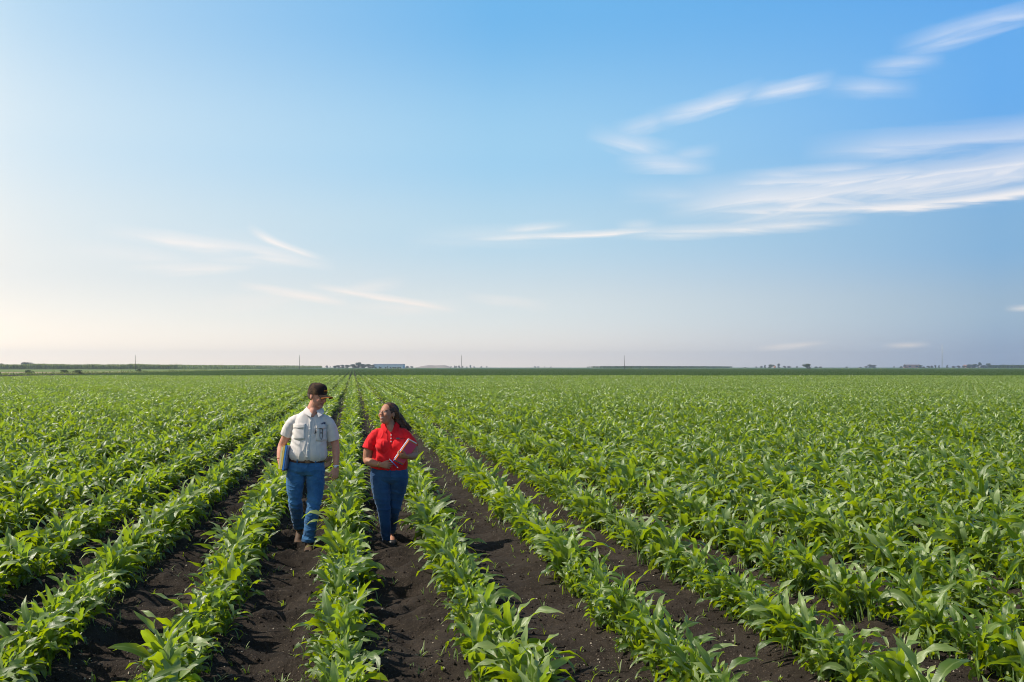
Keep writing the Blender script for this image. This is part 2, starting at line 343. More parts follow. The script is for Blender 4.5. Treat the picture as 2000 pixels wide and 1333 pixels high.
# ------------------------------------------------------------------ leaf materials
def leaf_mat(name, a, b_, trans, tmix=0.38, rough=0.40, spec=0.55):
    m, t, p = mat(name)
    uv = nd(t, 'ShaderNodeUVMap'); sp = nd(t, 'ShaderNodeSeparateXYZ'); t.links.new(uv.outputs[0], sp.inputs[0])
    oi = nd(t, 'ShaderNodeObjectInfo'); g = nd(t, 'ShaderNodeNewGeometry')
    n = nd(t, 'ShaderNodeTexNoise'); t.links.new(g.outputs['Position'], n.inputs['Vector']); n.inputs['Scale'].default_value = 3.0; n.inputs['Detail'].default_value = 3
    tn = M('DIVIDE', M('FLOOR', sp.outputs[0], tree=t), 9.0, tree=t); uu = M('FRACT', sp.outputs[0], tree=t)       # one tone per leaf
    f = M('ADD', M('MULTIPLY', tn, 0.9, tree=t), M('MULTIPLY', M('SUBTRACT', M('ADD', n.outputs[0], M('MULTIPLY', oi.outputs['Random'], .4, tree=t), tree=t), .7, tree=t), .6, tree=t), tree=t, clamp=True)
    mx = nd(t, 'ShaderNodeMix', data_type='RGBA'); t.links.new(f, mx.inputs[0]); mx.inputs[6].default_value = (*a, 1); mx.inputs[7].default_value = (*b_, 1)
    au = M('ABSOLUTE', M('SUBTRACT', uu, 0.5, tree=t), tree=t)
    rib = M('SUBTRACT', 1.0, M('DIVIDE', au, 0.07, tree=t), tree=t, clamp=True)
    mr = nd(t, 'ShaderNodeMix', data_type='RGBA'); t.links.new(M('MULTIPLY', rib, 0.6, tree=t), mr.inputs[0]); t.links.new(mx.outputs[2], mr.inputs[6])
    mr.inputs[7].default_value = (0.30, 0.38, 0.14, 1)
    base = M('SUBTRACT', 1.0, M('DIVIDE', sp.outputs[1], 0.16, tree=t), tree=t, clamp=True)     # pale yellowish leaf base
    mb = nd(t, 'ShaderNodeMix', data_type='RGBA'); t.links.new(M('MULTIPLY', base, 0.5, tree=t), mb.inputs[0]); t.links.new(mr.outputs[2], mb.inputs[6]); mb.inputs[7].default_value = (0.20, 0.30, 0.05, 1)
    tip = M('MULTIPLY', M('MULTIPLY', M('SUBTRACT', sp.outputs[1], 0.90, tree=t), 10.0, tree=t, clamp=True), M('GREATER_THAN', n.outputs[0], 0.52, tree=t), tree=t)
    mtp = nd(t, 'ShaderNodeMix', data_type='RGBA'); t.links.new(tip, mtp.inputs[0]); t.links.new(mb.outputs[2], mtp.inputs[6]); mtp.inputs[7].default_value = (.30, .24, .08, 1)
    t.links.new(mtp.outputs[2], p.inputs['Base Color'])
    p.inputs['Roughness'].default_value = rough; p.inputs['Specular IOR Level'].default_value = spec
    wv_ = nd(t, 'ShaderNodeTexWave'); cbv = nd(t, 'ShaderNodeCombineXYZ'); t.links.new(uu, cbv.inputs[0]); t.links.new(cbv.outputs[0], wv_.inputs['Vector'])
    wv_.inputs['Scale'].default_value = 5.0
    bp = nd(t, 'ShaderNodeBump'); bp.inputs['Strength'].default_value = 0.25; bp.inputs['Distance'].default_value = 0.003; t.links.new(wv_.outputs[1], bp.inputs['Height']); t.links.new(bp.outputs[0], p.inputs['Normal'])
    tr = nd(t, 'ShaderNodeBsdfTranslucent')
    mt = nd(t, 'ShaderNodeMix', data_type='RGBA'); t.links.new(f, mt.inputs[0]); mt.inputs[6].default_value = (*trans, 1); mt.inputs[7].default_value = (trans[0] * .95, trans[1] * 1.1, trans[2] + .03, 1)
    t.links.new(mt.outputs[2], tr.inputs[0])
    ms = nd(t, 'ShaderNodeMixShader'); ms.inputs[0].default_value = tmix
    out = t.nodes['Material Output']; t.links.new(p.outputs[0], ms.inputs[1]); t.links.new(tr.outputs[0], ms.inputs[2]); t.links.new(ms.outputs[0], out.inputs[0])
    return m
m_leaf = leaf_mat('corn_leaf', (0.038, 0.092, 0.005), (0.300, 0.375, 0.135), (0.50, 0.64, 0.002), 0.35, 0.36, 0.7)
m_leaf_far = leaf_mat('corn_leaf_no_glint', (0.040, 0.085, 0.020), (0.065, 0.12, 0.03), (0.13, 0.22, 0.02), 0.3, 0.6, 0.3)  # same corn; the far band's loss of glint painted as darker leaf colour
m_stalk = simple('corn_stalk', (0.17, 0.27, 0.06), 0.5, 0.4, 12, 0.3)
m_cane = leaf_mat('cane_leaf', (0.14, 0.18, 0.045), (0.30, 0.33, 0.11), (0.3, 0.36, 0.06), 0.3, 0.6, 0.3)

def leaf(base, az_, L, W, e0, droop, ns, nw, ruf=0.02, twist=0.0, curl=0.0, vee=0.35, r=None, dpow=1.6, sway=0.0, tone=None):
    """arched strap leaf -> verts, faces, uv"""
    t = np.linspace(0, 1, ns + 1)
    el = e0 - droop * t ** dpow
    azt = az_ + sway * t ** 2
    d = np.stack([np.cos(el) * np.sin(azt), np.cos(el) * np.cos(azt), np.sin(el)], 1)
    P = np.array(base) + np.concatenate([[[0, 0, 0]], np.cumsum((d[1:] + d[:-1]) / 2 * (L / ns), 0)])
    side = np.stack([np.cos(azt), -np.sin(azt), 0 * t], 1); nrm = np.cross(side, d)
    tw = twist * t ** 1.3
    s2 = side * np.cos(tw)[:, None] + nrm * np.sin(tw)[:, None]; n2 = -side * np.sin(tw)[:, None] + nrm * np.cos(tw)[:, None]
    w = W * np.minimum(1, 0.45 + t / 0.3 * 0.55) * (1 - t ** 2.4) ** 0.85 + 0.001
    u = np.linspace(-1, 1, nw + 1); ph = (r or random).uniform(0, 6.28); fr = (r or random).uniform(2.2, 3.8)
    V = []
    for j, uu in enumerate(u):
        ve = vee * (1 - 0.75 * t)
        up = np.abs(uu) * w * np.sin(ve) + ruf * np.abs(uu) ** 2 * np.sin(2 * math.pi * fr * t + ph + (1.9 if uu > 0 else 0)) * np.minimum(1, t * 4) * (1 - t ** 4)
        V.append(P + s2 * (uu * w * np.cos(ve))[:, None] + n2 * up[:, None])
    V = np.stack(V, 1).reshape(-1, 3); k = nw + 1
    F = [[i * k + j, i * k + j + 1, (i + 1) * k + j + 1, (i + 1) * k + j] for i in range(ns) for j in range(nw)]
    if tone is None: tone = (r or random).random()
    UV = np.stack([np.tile((u + 1) / 2 * .98 + .01 + round(9 * min(max(tone, 0), 1)), ns + 1), np.repeat(t, k)], 1)
    return V, np.array(F), UV
def plant_leaves(r, ns, nw, n=None, h=1.0, wide=1.0):
    """one young corn plant: alternate leaves in a loose plane, a whorl on top"""
    VV = []; FF = []; UU = []; off = 0
    plane = r.uniform(0, 3.14); n = n or r.randint(8, 10)
    top = 0.17 * h
    lean = (r.gauss(0, .03), r.gauss(0, .03))
    for i in range(n):
        q = i / (n - 1)
        a = plane + (i % 2) * math.pi + r.gauss(0, .45)
        z = 0.015 + top * q ** 0.9
        L = (0.15 + 0.27 * math.sin(math.pi * min(q * 0.62 + 0.16, 1)) + r.uniform(-.08, .09)) * h
        W = (0.017 + 0.019 * math.sin(math.pi * (q * .7 + .18))) * r.uniform(.8, 1.3) * wide
        e0 = R(52 + 32 * q + r.gauss(0, 7)); dr = R(140 - 75 * q + r.gauss(0, 22))
        if q > .9: e0 = R(80 + r.gauss(0, 4)); dr = R(r.uniform(15, 60)); L *= .75
        v, f, uv = leaf((lean[0] * q, lean[1] * q, z), a, L, W, e0, dr, ns, nw, ruf=r.uniform(.012, .028), twist=r.gauss(0, 1.3), vee=.55, r=r, sway=r.gauss(0, .9), tone=q * 1.05 - .25 + r.gauss(0, .22))  # higher leaves paler, lower darker: glare and canopy shade in the colour, plus scatter
        VV.append(v); FF.append(f + off); UU.append(uv); off += len(v)
    return np.concatenate(VV), np.concatenate(FF), np.concatenate(UU)
def suckers(r, n, ns=4):
    """thin basal shoots"""
    VV = []; FF = []; UU = []; off = 0
    for i in range(n):
        a = r.uniform(0, 6.28); x, y = r.gauss(0, .03), r.gauss(0, .05)
        v, f, uv = leaf((x, y, 0), a, r.uniform(.12, .26), r.uniform(.004, .009), R(r.uniform(70, 88)), R(r.uniform(10, 120)), ns, 2, ruf=.002, vee=.2, r=r, dpow=2.5)
        VV.append(v); FF.append(f + off); UU.append(uv); off += len(v)
    return np.concatenate(VV), np.concatenate(FF), np.concatenate(UU)
def cat_parts(parts):
    off = 0; V = []; F = []; U_ = []
    for v, f, u in parts: V.append(v); F.append(f + off); U_.append(u); off += len(v)
    return np.concatenate(V), np.concatenate(F), np.concatenate(U_)
def stalk_np(r, h=1.0):
    v, f = tube([(0, 0, -.03), (0, 0, .07), (0.003, 0, .17 * h), (0, 0, .24 * h)], [.013, .012, .010, .004], 7, (0, 1, 0), True, 2)
    return v, f, np.zeros((len(v), 2)) + .5
def shift(p, r):
    return p[0] + np.array([r.gauss(0, .03), r.gauss(0, .05), 0]), p[1], p[2]
# near plants: ten shapes with full detail
NV = 10; near = []
for k in range(NV):
    r = random.Random(100 + k); h = r.uniform(.9, 1.12)
    L1 = cat_parts([plant_leaves(r, 12, 4, h=h), shift(plant_leaves(r, 8, 2, n=6, h=h * .62), r), suckers(r, r.randint(6, 12))])
    lm = mesh_np('corn_leaves', *L1[:2], uv=L1[2], mats=[m_leaf]); s = stalk_np(r, h); sm = mesh_np('corn_stalk', *s[:2], uv=s[2], mats=[m_stalk])
    near.append((lm, sm))
NEAR_SP = 0.082
def row_x(i): return ROW0 + ROWS * i + (0.09 if i >= 2 else 0.0)
def plants_in_row(i, y0, y1):
    r = random.Random(5000 + i); out = []; y = -30.0 + r.random() * .2
    while y < y1:
        y += NEAR_SP * r.uniform(.6, 1.4)
        gr = (1.10 if -4 < i < 4 else 1.22) * (0.88 if y < 8.6 else 1.0)
        if i == 0 and 9.9 < y < 10.95: gr = .72                     # lower plants by the man's boots
        rec = (row_x(i) + r.gauss(0, .055 if -3 < i < 4 else .11), y, r.uniform(0, 6.28), gr * (r.choice([r.uniform(.42, .6), r.uniform(.5, .75), r.uniform(.65, .9), r.uniform(.75, 1.05)])), r.randrange(NV), r.gauss(0, .08), r.gauss(0, .08))
        if y >= y0: out.append(rec)
    return out
def in_view(x, y, m=0.0, lo=5.9):
    d = x * FW.x + y * FW.y; l = x * RT.x + y * RT.y
    return d > lo and abs(l) < d * (1000 / FPX) + m
allp = []
for i in range(-45, 60):
    for rec in plants_in_row(i, -3, 42): allp.append((i,) + rec)
vis = [q for q in allp if in_view(q[1], q[2], 0.05, 6.15)]
vis.sort(key=lambda q: q[1] * FW.x + q[2] * FW.y)
IND = vis[:300]; ids = {id(q) for q in IND}
def rowname(i):
    if i == 0: return 'row between man and woman'
    if i == 1: return 'row just right of the woman'
    if i == -1: return 'row just left of the man'
    o = ['', '', 'second', 'third', 'fourth', 'fifth', 'sixth', 'seventh', 'eighth', 'ninth', 'tenth']
    return '%s row %s' % (o[abs(i)], 'right of the woman' if i > 0 else 'left of the man')
def ordinal(n):
    return '%d%s' % (n, 'th' if 10 <= n % 100 <= 20 else {1: 'st', 2: 'nd', 3: 'rd'}.get(n % 10, 'th'))
cnt = {}
for q in IND:
    i, x, y, rz, s, k, tx, ty = q
    cnt[i] = cnt.get(i, 0) + 1
    e = bpy.data.objects.new('corn_plant', None); COL.objects.link(e); e.empty_display_size = .05
    e.location = (x, y, float(ground_z(x, y))); e.rotation_euler = (tx, ty, rz); e.scale = (s, s, s)
    size = 'small ' if s < .6 else ('tall ' if s > .95 else '')
    tag(e, '%syoung corn plant, %s nearest of the %s' % (size, ordinal(cnt[i]), rowname(i)), 'corn plant', 'young corn plants standing in rows')
    link('leaves', near[k][0], e); link('stalk', near[k][1], e)

# ------------------------------------------------------------------ the rest of the crop: one object, instanced
src = bpy.data.collections.new('crop_sources')
def source(name, me):
    o = bpy.data.objects.new(name, me); src.objects.link(o); return o
for k in range(NV):
    r = random.Random(100 + k); h = r.uniform(.9, 1.12)
    L1 = cat_parts([plant_leaves(r, 9, 2, h=h), shift(plant_leaves(r, 5, 2, n=6, h=h * .62), r), suckers(r, 7), stalk_np(r, h)])
    source('s%02d' % k, mesh_np('crop_plant', *L1[:2], uv=L1[2], mats=[m_leaf]))
CH = 3.0; NC = 5
for k in range(NC):                                        # 3 m of row
    r = random.Random(300 + k); parts = []
    yy = -CH / 2
    while yy < CH / 2:
        v, f, uv = plant_leaves(r, 5, 2, n=9, h=r.choice([r.uniform(.55, .85), r.uniform(.75, 1.15)]), wide=1.15)
        a = r.uniform(0, 6.28); c, s = math.cos(a), math.sin(a); v = v @ np.array([[c, s, 0], [-s, c, 0], [0, 0, 1]]) + np.array([r.gauss(0, .10), yy, 0])
        parts.append((v, f, uv)); yy += NEAR_SP * r.uniform(.7, 1.3)
    L1 = cat_parts(parts); source('t%02d' % k, mesh_np('crop_row', *L1[:2], uv=L1[2], mats=[m_leaf]))
PW, PL, NP = 6, 8.0, 4
def patch(k, matl, dens, seed):                             # 6 rows x 8 m, coarse leaves
    r = random.Random(seed + k); parts = []
    for ri in range(PW):
        yy = -PL / 2
        while yy < PL / 2:
            v, f, uv = plant_leaves(r, 3, 1, n=7, h=r.choice([r.uniform(.5, .8), r.uniform(.75, 1.15)]), wide=1.3)
            a = r.uniform(0, 6.28); c, s = math.cos(a), math.sin(a); v = v @ np.array([[c, s, 0], [-s, c, 0], [0, 0, 1]]) + np.array([(ri - (PW - 1) / 2) * ROWS + r.gauss(0, .11), yy, 0])
            parts.append((v, f, uv)); yy += dens * r.uniform(.7, 1.3)
    return cat_parts(parts)
for k in range(NP):
    L1 = patch(k, m_leaf, .125, 700); source('u%02d' % k, mesh_np('crop_patch', *L1[:2], uv=L1[2], mats=[m_leaf]))
for k in range(NP):
    L1 = patch(k, m_leaf_far, .3, 900); source('v%02d' % k, mesh_np('crop_patch_far', *L1[:2], uv=L1[2], mats=[m_leaf_far]))
# field limits: left edge runs obliquely, far edge of the bright leaf colour, far edge of the corn painted darker
EA, EB = at(0, 183), at(450, 500)
def inside(x, y):
    """right of the oblique left border"""
    return (EB.x - EA.x) * (y - EA.y) - (EB.y - EA.y) * (x - EA.x) < 0
NEAR_D, MID_D, BRI_D, FAR_D = 40.0, 112.0, 196.0, 760.0
pts = []; rots = []; scl = []; idx = []
def putp(x, y, z, rx, ry, rz, s, k): pts.append((x, y, z)); rots.append((rx, ry, rz)); scl.append(s); idx.append(k)
MARG = 5.0
for q in allp:
    if id(q) in ids: continue
    i, x, y, rz, s, k, tx, ty = q
    d = x * FW.x + y * FW.y
    if y > NEAR_D or not in_view(x, y, MARG, -1): continue
    putp(x, y, float(ground_z(x, y)), tx, ty, rz, s, k)
r = random.Random(11)
y = math.floor(NEAR_D / CH) * CH + CH
y_start_mid = NEAR_D
yy = NEAR_D + CH / 2
while yy < MID_D:
    xs = range(int(-yy * .5) - 12, int(yy * .85) + 12)
    for i in xs:
        x = row_x(i)
        if in_view(x, yy, 6.0): putp(x, yy, 0, 0, 0, r.choice([0, math.pi]), 1.0, NV + r.randrange(NC))
    yy += CH
y0 = yy - CH / 2
yy = y0 + PL / 2
while yy < FAR_D:
    for j in range(int((-yy * .55 - 20) / PW), int((yy * .9 + 20) / PW) + 1):
        x = ROW0 + ROWS * (j * PW + (PW - 1) / 2)
        if not in_view(x, yy, 12) or not inside(x - 3, yy): continue
        d = x * FW.x + yy * FW.y
        if d < BRI_D: putp(x, yy, 0, 0, 0, r.choice([0, math.pi]), 1.0, NV + NC + r.randrange(NP))
        elif d < FAR_D: putp(x, yy, 0, 0, 0, r.choice([0, math.pi]), 1.0, NV + NC + NP + r.randrange(NP))
    yy += PL
print('crop instances', len(pts))
n = len(pts)
pm = bpy.data.meshes.new('corn_crop'); pm.vertices.add(n); pm.vertices.foreach_set('co', np.array(pts, np.float32).ravel())
a = pm.attributes.new('rot', 'FLOAT_VECTOR', 'POINT'); a.data.foreach_set('vector', np.array(rots, np.float32).ravel())
a = pm.attributes.new('scl', 'FLOAT', 'POINT'); a.data.foreach_set('value', np.array(scl, np.float32))
a = pm.attributes.new('idx', 'INT', 'POINT'); a.data.foreach_set('value', np.array(idx, np.int32))
crop = link('corn_crop', pm); tag(crop, 'dense green rows of young corn covering the flat field to the horizon', 'corn crop', kind='stuff')
ng = bpy.data.node_groups.new('scatter', 'GeometryNodeTree')
ng.interface.new_socket('Geometry', in_out='INPUT', socket_type='NodeSocketGeometry'); ng.interface.new_socket('Geometry', in_out='OUTPUT', socket_type='NodeSocketGeometry')
gi = ng.nodes.new('NodeGroupInput'); go = ng.nodes.new('NodeGroupOutput'); iop = ng.nodes.new('GeometryNodeInstanceOnPoints'); ci = ng.nodes.new('GeometryNodeCollectionInfo')
ci.inputs['Collection'].default_value = src; ci.inputs['Separate Children'].default_value = True; ci.inputs['Reset Children'].default_value = True
def na(nm, ty):
    q_ = ng.nodes.new('GeometryNodeInputNamedAttribute'); q_.data_type = ty; q_.inputs['Name'].default_value = nm; return q_.outputs[0]
e2r = ng.nodes.new('FunctionNodeEulerToRotation'); ng.links.new(na('rot', 'FLOAT_VECTOR'), e2r.inputs[0])
ng.links.new(gi.outputs[0], iop.inputs['Points']); ng.links.new(ci.outputs[0], iop.inputs['Instance']); iop.inputs['Pick Instance'].default_value = True
ng.links.new(na('idx', 'INT'), iop.inputs['Instance Index']); ng.links.new(e2r.outputs[0], iop.inputs['Rotation']); ng.links.new(na('scl', 'FLOAT'), iop.inputs['Scale'])
ng.links.new(iop.outputs[0], go.inputs[0])
md = crop.modifiers.new('scatter', 'NODES'); md.node_group = ng

# ------------------------------------------------------------------ weeds and crumbs on the soil
def scatter_small():
    r = random.Random(77); VV = []; FF = []; UU = []; off = 0
    for _ in range(15000):
        far_ = _ > 2600; d = (5.8 + 22 * r.random() ** 1.6) if not far_ else 14 + 100 * r.random(); l = r.uniform(-.56, .56) * d; p_ = FW * d + RT * l
        if far_: p_ = Vector((r.uniform(-7, 8), 12 + 150 * r.random() ** 1.3, 0)); d = p_.y
        ph = (p_.x - ROW0) / ROWS; fr = abs(ph - round(ph))
        if not far_ and fr > .34 and r.random() < .6: continue
        z = float(ground_z(p_.x, p_.y)) - .004; s = r.uniform(.4, 1.1) * (1.0 if not far_ else 1.1 + d * .018)
        for b_ in range(r.randint(2, 4)):
            v, f, uv = leaf((p_.x + r.gauss(0, .008), p_.y + r.gauss(0, .008), z), r.uniform(0, 6.28), s * r.uniform(.04, .13), s * .0045, R(r.uniform(40, 85)), R(r.uniform(20, 110)), 4, 1, ruf=0, vee=.1, r=r)
            VV.append(v); FF.append(f + off); UU.append(uv); off += len(v)
    return np.concatenate(VV), np.concatenate(FF), np.concatenate(UU)
v, f, uv = scatter_small()
weeds = link('weeds', mesh_np('weeds', v, f, uv=uv, mats=[m_leaf])); tag(weeds, 'tiny green grass seedlings sprouting from the dark furrows', 'weeds', kind='stuff')
def crumbs(N, seed, smin, smax, depth, name, matl, label):
    rr = np.random.RandomState(seed)
    d = 5.8 + depth * rr.rand(N) ** 1.8; l = (rr.rand(N) * 1.14 - .57) * d
    x = FW.x * d + RT.x * l; y_ = FW.y * d + RT.y * l; z = ground_z(x, y_)
    base = np.array([[1, 0, 0], [-1, 0, 0], [0, 1, 0], [0, -1, 0], [0, 0, 1], [0, 0, -1]], float)
    sz = smin + (smax - smin) * rr.rand(N) ** 3
    V = base[None] * sz[:, None, None] * (0.6 + 0.8 * rr.rand(N, 6, 1)) * (0.7 + 0.6 * rr.rand(N, 1, 3))
    a = rr.rand(N) * 6.28; c, s = np.cos(a), np.sin(a); Rm = np.zeros((N, 3, 3)); Rm[:, 0, 0] = c; Rm[:, 0, 1] = -s; Rm[:, 1, 0] = s; Rm[:, 1, 1] = c; Rm[:, 2, 2] = 1
    V = np.einsum('nij,nkj->nki', Rm, V) + np.stack([x, y_, z + sz * .25], 1)[:, None, :]
    fb = np.array([[0, 2, 4], [2, 1, 4], [1, 3, 4], [3, 0, 4], [2, 0, 5], [1, 2, 5], [3, 1, 5], [0, 3, 5]])
    Fc = (fb[None] + 6 * np.arange(N)[:, None, None]).reshape(-1, 3)
    o = link(name, mesh_np(name, V.reshape(-1, 3), Fc, smooth=False, mats=[matl])); tag(o, label, name.replace('_', ' '), kind='stuff')
crumbs(22000, 5, .003, .016, 14, 'soil_clods', m_soil, 'dark crumbs and clods of soil lying in the furrows')
crumbs(1800, 6, .003, .010, 12, 'pale_debris', simple('shell_grit', (.42, .36, .28), .8, .3, 30, .4), 'pale bits of shell grit and dry chaff on the soil')
# ------------------------------------------------------------------ land beyond the corn
def sheet(name, quad, z, matl, label, ny_=60, nx_=40, amp=0.0):
    """4 world corners (near-left, near-right, far-right, far-left)"""
    q = [np.array(c[:2]) for c in quad]; V = []
    for i in range(ny_ + 1):
        for j in range(nx_ + 1):
            a_, b_ = i / ny_, j / nx_
            p_ = (q[0] * (1 - b_) + q[1] * b_) * (1 - a_) + (q[3] * (1 - b_) + q[2] * b_) * a_
            V.append([p_[0], p_[1], z + amp * float(vnoise(p_[0] * .05, p_[1] * .05, 9))])
    ii_ = np.arange((ny_ + 1) * (nx_ + 1)).reshape(ny_ + 1, nx_ + 1)
    F_ = np.stack([ii_[:-1, :-1], ii_[:-1, 1:], ii_[1:, 1:], ii_[1:, :-1]], -1).reshape(-1, 4)
    o = link(name, mesh_np(name, V, F_, mats=[matl])); tag(o, label, None, kind='structure'); return o
m_grass = simple('far_grass', (.115, .16, .035), .9, .1, .03, .35)
m_verge = simple('verge_grass', (.075, .11, .03), .9, .1, .2, .5)
m_dirt = simple('dirt_track', (.36, .25, .19), .95, .1, .08, .25)
m_farcrop = simple('far_crop', (.035, .085, .022), .9, .1, .05, .3)
# distant flat farmland out to the horizon
sheet('far_field', (at(-900, 700), at(2900, 700), at(2500, 4200), at(-500, 4200)), .10, m_farcrop, 'flat dark green farmland beyond the corn', 50, 50)
lx = lambda px, d: at(px, d)
sheet('grass_strip', (at(-400, 176), at(470, 500), at(620, 900), at(-400, 830)), .13, m_grass, 'mown green grass strip left of the corn field', 40, 60)
sheet('dirt_track', (at(-420, 235), at(255, 390), at(255, 425), at(-420, 268)), .16, m_dirt, 'pale dirt track along the left field edge', 3, 60)
# grass tufts: a ragged fringe along the track
def fringe(name, p0, p1, N, h0, h1, depth, matl, label, cat_, seed, L=(.6, 1.0), W=.05, ns=3):
    r = random.Random(seed); VV = []; FF = []; UU = []; off = 0
    for _ in range(N):
        a_ = r.random(); p_ = p0.lerp(p1, a_); p_ = p_ + FW * r.uniform(-depth, depth); h = h0 + (h1 - h0) * r.random() ** 2
        h *= .75 + .5 * (vnoise(np.array([p_.x * .3]), np.array([p_.y * .3]), seed)[0] + .5)
        v, f, uv = leaf((p_.x, p_.y, r.uniform(0, .3) * h), r.uniform(0, 6.28), h * r.uniform(*L), W * r.uniform(.6, 1.4) * h, R(r.uniform(60, 88)), R(r.uniform(10, 90)), ns, 1, ruf=0, vee=.1, r=r)
        VV.append(v); FF.append(f + off); UU.append(uv); off += len(v)
    o = link(name, mesh_np(name, np.concatenate(VV), np.concatenate(FF), uv=np.concatenate(UU), mats=[matl])); tag(o, label, cat_, kind='stuff'); return o
fringe('verge_weeds', at(-200, 190), at(450, 490), 5200, .45, 1.1, 14, m_cane, 'ragged olive weeds between the corn and the dirt track', 'weeds', 21, W=.10)
# sugar cane standing behind the left side of the field
def cane_block(name, A, B, depth, h, N, label, seed, matl=m_cane, W=.045):
    """leafy stems: upright blades with drooping tops over a full block"""
    r = random.Random(seed); VV = []; FF = []; UU = []; off = 0; dirn = (B - A).normalized(); back = Vector((-dirn.y, dirn.x, 0));
    if back.dot(FW) < 0: back = -back
    L_ = (B - A).length
    for _ in range(N):
        s_ = r.random() * L_; dep = depth * r.random() ** 1.5; p_ = A + dirn * s_ + back * dep
        hh = h * (1 + .16 * float(vnoise(np.array([s_ * .12]), np.array([1.5]), seed)[0]) * 2 + r.gauss(0, .035))
        z0 = hh * (r.choice([0, .15, .35, .5, .6])); ln = (hh - z0) * r.uniform(1.0, 1.25)
        v, f, uv = leaf((p_.x, p_.y, z0), r.uniform(0, 6.28), ln, W * h * r.uniform(.7, 1.5), R(r.uniform(74, 90)), R(r.uniform(20, 130)), 4, 1, ruf=0, vee=.1, r=r, dpow=3, twist=r.gauss(0, .5))
        VV.append(v); FF.append(f + off); UU.append(uv); off += len(v)
    o = link(name, mesh_np(name, np.concatenate(VV), np.concatenate(FF), uv=np.concatenate(UU), mats=[matl])); tag(o, label, 'sugar cane', kind='stuff'); return o
cane_block('sugar_cane', at(-260, 800), at(345, 850), 60, 4.3, 15000, 'tall pale-topped sugar cane behind the grass strip at left', 31, W=.09)
cane_block('sugar_cane', at(345, 850), at(630, 1500), 60, 3.9, 9000, 'sugar cane thinning towards the first trees of the horizon', 32, W=.11)
m_cane2 = leaf_mat('cane_leaf_dark', (.045, .075, .03), (.07, .11, .04), (.1, .15, .03), .25, .7, .2)
cane_block('sugar_cane', at(1240, 1350), at(1430, 2000), 70, 3.5, 8000, 'low dark green cane strip right of the fourth pole', 33, matl=m_cane2, W=.12)
cane_block('sugar_cane', at(1184, 1500), at(1203, 1500), 30, 3.0, 900, 'short dark clump of cane left of the fourth pole', 34, matl=m_cane2, W=.12)
cane_block('sugar_cane', at(1930, 1750), at(2080, 1650), 50, 5.5, 4000, 'dark cane strip at the right end of the horizon', 35, matl=m_cane2, W=.12)
fringe('field_edge_grass', at(640, 775), at(2080, 775), 9000, .5, 1.3, 12, m_cane, 'thin yellowish grass edge where the corn field ends', 'grass', 22, W=.16, ns=2)

# ------------------------------------------------------------------ poles
m_pole = simple('weathered_wood', (.085, .075, .065), .85, .2, 3, .3)
m_steel = simple('dull_steel', (.35, .37, .4), .5, .5, 5, .1)
def pole(px, lean, label):
    e = bpy.data.objects.new('utility_pole', None); COL.objects.link(e); p_ = at(px, 620); e.location = (p_.x, p_.y, 0); e.rotation_euler = (0, R(lean), 0)
    tag(e, label, 'utility pole', 'thin poles standing along the far field edge')
    a_ = MB(); a_.tube([(0, 0, -.5), (0, 0, 4), (0, 0, 9.2)], [.17, .15, .09], 10); a_.obj('pole', [m_pole], e)
    b_ = MB(); b_.tube([(0, 0, 9.15), (0, 0, 9.35), (0, 0, 9.45), (0, 0, 9.6)], [.05, .09, .04, .07], 8); b_.obj('insulator', [m_steel], e)
for px_, ln_, lb_ in ((264.5, -.1, 'bare grey pole standing before the cane, leftmost of the four'), (585.5, -1.0, 'thin leaning pole where the cane strip thins out near the first trees'),
                      (902, -1.0, 'thin leaning pole among small bluish trees right of the grey mound'), (1219.5, -.6, 'slender pole just left of the dark cane strip')):
    pole(px_, ln_, lb_)
# guyed mast
def mast():
    e = bpy.data.objects.new('radio_mast', None); COL.objects.link(e); p_ = at(1840.5, 2500); e.location = (p_.x, p_.y, 0)
    tag(e, 'tall pale blue lattice mast rising above the trees at right', 'radio mast')
    H = 59.0; w = 1.5; b_ = MB()
    leg = [(w * math.cos(a_), w * math.sin(a_)) for a_ in (0.3, 0.3 + 2.094, 0.3 + 4.189)]
    for x, y in leg: b_.tube([(x, y, 0), (x, y, H)], [.22, .22], 6, sub=1)
    for k in range(24):
        z0, z1 = H * k / 24, H * (k + 1) / 24
        for j in range(3):
            a_, c_ = leg[j], leg[(j + 1) % 3]
            if k % 2: a_, c_ = c_, a_
            b_.tube([(*a_, z0), (*c_, z1)], [.12, .12], 5, sub=1, ref=(1, .3, 0)); b_.tube([(*a_, z1), (*c_, z1)], [.1, .1], 5, sub=1, ref=(0, .1, 1))
    b_.obj('lattice', [simple('mast_paint', (.45, .47, .5), .5, .4)], e)
    t_ = MB(); t_.tube([(0, 0, H - 1), (0, 0, H + 3.5)], [.12, .05], 8, sub=1); t_.obj('antenna', [m_steel], e)
    for j in range(3):
        an = .3 + j * 2.094; g_ = MB()
        for zf in (.55, .95): g_.tube([(0, 0, H * zf), (24 * math.cos(an), 24 * math.sin(an), .2)], [.035, .035], 5, sub=1, ref=(.2, .9, .1))
        g_.obj('guy_wire', [m_steel], e)
mast()
